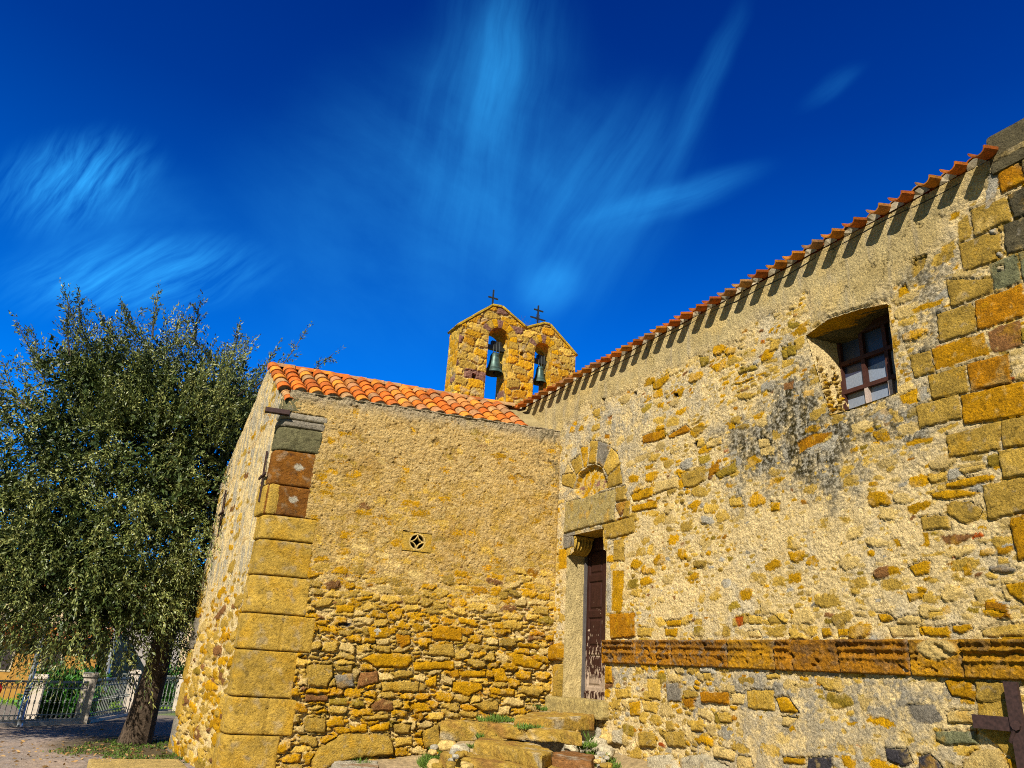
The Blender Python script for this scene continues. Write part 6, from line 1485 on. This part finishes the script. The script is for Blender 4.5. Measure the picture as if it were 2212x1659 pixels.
railing(e0, np.array(pA) - dA * .1 + np.array([.12, -.1]), .10, .80, 'nearest iron railing panel at the left edge, in front of the ochre house'); kerb(e0, np.array(pA), .30, .07, 'low pale plinth under the nearest railing')
pier((-9.75, 17.35), .30, .86, .45, 'short pale pier seen through the bars of the nearest railing')
pC, pD = (-8.80, 19.75), (-8.15, 21.15)
pier(pC, .22, 1.0, .4, 'slim pale pier half hidden behind the tree trunk'); pier(pD, .22, .92, .4, 'pale end pier between the tree trunk and the gable corner')
railing((pA[0] + .05, pA[1] + .2), pC, .08, .84, 'middle iron railing panel between the tall pier and the tree trunk'); railing(pC, pD, .08, .84, 'far iron railing panel right of the tree trunk')
kerb((pA[0], pA[1] + .15), pC, .28, .06, 'pale plinth under the middle railing'); kerb(pC, (pD[0] + .1, pD[1] + .25), .26, .06, 'pale plinth under the far railing')
railing((-9.9, 21.5), (-4.5, 24.5), .08, .84, 'low iron railing further back across the lawn'); 
# lamp poles
def pole(p, h, r, lean, label, sign=None, square=False, name='lamp_post'):
    t = thing(name, (p[0], p[1], 0), label, 'lamp post'); p = np.array([p[0], p[1], 0.0]); b = MB()
    b.tube([p, p + np.array([lean * .15, 0, h * .15]), p + np.array([lean, 0, h])], [r * 1.5, r * 1.15, r * .8], 4 if square else 10); b.tube([p, p + np.array([0, 0, .12])], r * 2.0, 10); b.build('pole', M_GALV, t, True)
    b = MB(); tp = p + np.array([lean, 0, h]); b.tube([tp, tp + np.array([.25, -.3, .15]), tp + np.array([.6, -.7, .18])], r * .6, 8); b.lathe(tp + np.array([.6, -.7, .10]), [(.001, .1), (.08, .1), (.14, .0), (.10, -.04), (.001, -.05)], 12); b.build('lamp_head', M_GALV, t)
    b = MB(); 
    for k in range(3): b.tube([p + np.array([0, 0, .56 + k * .05]), p + np.array([0, 0, .58 + k * .05])], r * 1.35, 10)
    b.build('clamp', M_DIRON, t)
pole((-9.0, 15.75), 6.5, .040, .0, 'slim galvanised pole standing at the near railing with clamps at mid height')
q = W3('F4', 1045, 1000, 0.0); pole((-9.9, 20.6), 7.0, .075, .0, 'thick pale grey pole rising behind the tall fence pier', square=True)
# round road sign on its own post at the frame's left edge
t = thing('road_sign', (-9.15, 14.9, 0), 'round white road sign with a red rim on a post at the left edge', 'sign'); b = MB(); b.tube([(-9.15, 14.9, 0), (-9.15, 14.9, .95)], .025, 8); b.build('post', M_GALV, t)
def disc(c, r, n, col, off, name, th=.006):
    b = MB(); c = np.array(c); f = np.array([.5, -.86, 0]); f /= np.linalg.norm(f); s = np.array([f[1], -f[0], 0]); c = c + f * off
    ring = [c + (s * math.cos(a) + np.array([0, 0, 1]) * math.sin(a)) * r for a in np.linspace(0, 2 * math.pi, n, endpoint=False)]; bk = [v - f * th for v in ring]
    b.add(ring + bk, [tuple(range(n)), tuple(range(2 * n - 1, n - 1, -1))] + [(i, (i + 1) % n, n + (i + 1) % n, n + i) for i in range(n)], col); return b.build(name, M_PLAIN, t)
disc((-9.15, 14.9, .66), .14, 32, (.55, .03, .03), .03, 'sign_rim'); disc((-9.15, 14.9, .66), .11, 32, (.75, .72, .72), .04, 'sign_face')

def house(name, corners, h, wallc, label, roofc=(.40, .16, .06), over=.35, rise=1.0, windows=(), balcony=False):
    """rectangular house: corners a, b along the front and depth vector"""
    a, b_, dp = [np.array([*v, 0.0]) for v in corners]; t = thing(name, tuple(a), label, 'house'); up_ = np.array([0, 0, 1.0]); e = (b_ - a); L = np.linalg.norm(e); e /= L; dn = dp / np.linalg.norm(dp); D = np.linalg.norm(dp)
    f = -dn; b = MB(); b.box(a, e * L, dp, up_ * h, wallc); w = b.build('wall', M_PLAIN, t)
    m = MB(); nrow = int(L / .22); ridge = a + e * 0 + dn * D / 2 + up_ * (h + rise)
    p0, p1 = a - e * over + f * over + up_ * h, b_ + e * over + f * over + up_ * h; r0, r1 = a - e * over + dn * D / 2 + up_ * (h + rise), b_ + e * over + dn * D / 2 + up_ * (h + rise); q0, q1 = a - e * over + dn * (D + over) + up_ * h, b_ + e * over + dn * (D + over) + up_ * h
    m.add([p0, p1, r1, r0, q1, q0], [(0, 1, 2, 3), (3, 2, 4, 5)], roofc); m.box(p0 - up_ * .06, p1 - p0, dn * .1, up_ * .06, (.3, .2, .1))
    for k in range(nrow):
        s_ = p0 + e * ((k + .5) * (L + 2 * over) / nrow); al = (s_ - (s_ + (r0 - p0))); Ln = np.linalg.norm(al); al /= Ln
        tile(m, s_ - al * Ln, al, e, np.cross(e, al) * np.sign(np.cross(e, al)[2]), Ln + .05, .09, .10, True, 5, dirt=.3)
    m.build('roof', M_TILE, t)
    for (u, z, ww, hh, c) in windows:
        b = MB(); o = a + e * u + up_ * z + f * .02; b.box(o - e * .05 - up_ * .05, e * (ww + .1), -f * .01, up_ * (hh + .1), (.55, .45, .3)); fr2 = b.build('window', M_PLAIN, t)
        b = MB(); b.box(o + f * .012, e * ww, -f * .01, up_ * hh, c); b.build('pane', M_PLAIN, fr2)
    return t
house('ochre_house', ((-16.0, 20.5), (-11.2, 22.6), (-1.6, 4.0)), 1.62, (.42, .22, .05), 'ochre yellow house with small windows under a low tiled roof, behind the left railing', windows=((1.2, .75, .35, .45, (.05, .04, .04)), (2.8, .75, .35, .45, (.05, .04, .04)), (3.9, .7, .4, .5, (.05, .04, .04))), rise=.35)
house('cream_house', ((-21.0, 27.0), (-8.0, 32.5), (-2.5, 6.0)), 3.3, (.62, .47, .28), 'tall cream house with a weathered tiled roof behind the tree', windows=((3.0, 1.2, .7, 1.0, (.08, .07, .06)), (6.5, 1.2, .7, 1.0, (.08, .07, .06)), (10.5, 1.2, .7, 1.0, (.08, .07, .06))), rise=.9)
house('grey_house', ((-12.6, 24.6), (-10.2, 25.8), (-1.2, 3.0)), 2.5, (.42, .37, .33), 'grey rendered building standing between the ochre house and the thick pole', rise=.3)
house('orange_house', ((-8.5, 33.0), (-3.0, 35.5), (-2.0, 5.0)), 3.2, (.75, .42, .08), 'bright orange house glimpsed between the tree and the gable corner', windows=((1.0, 1.3, .6, .9, (.06, .05, .05)),), rise=.8)
GR1, GR2 = (.015, .06, .008), (.06, .20, .02)
for i, (x, y, r_, h_, lab) in enumerate(((-9.6, 18.4, .62, 1.35, 'glossy green bush crowding the gap left of the tall pier'), (-9.0, 22.9, .7, 1.5, 'bright green bush behind the middle railing'), (-8.2, 25.5, 1.0, 1.5, 'green bush at the back of the lawn near the gable corner'), (-11.6, 23.0, .8, 1.1, 'low green bush in front of the grey building'))):
    bush((x, y, 0), r_, lab, 400 + i, GR1, GR2, 420, .13, .03, rz=h_)
print('done')
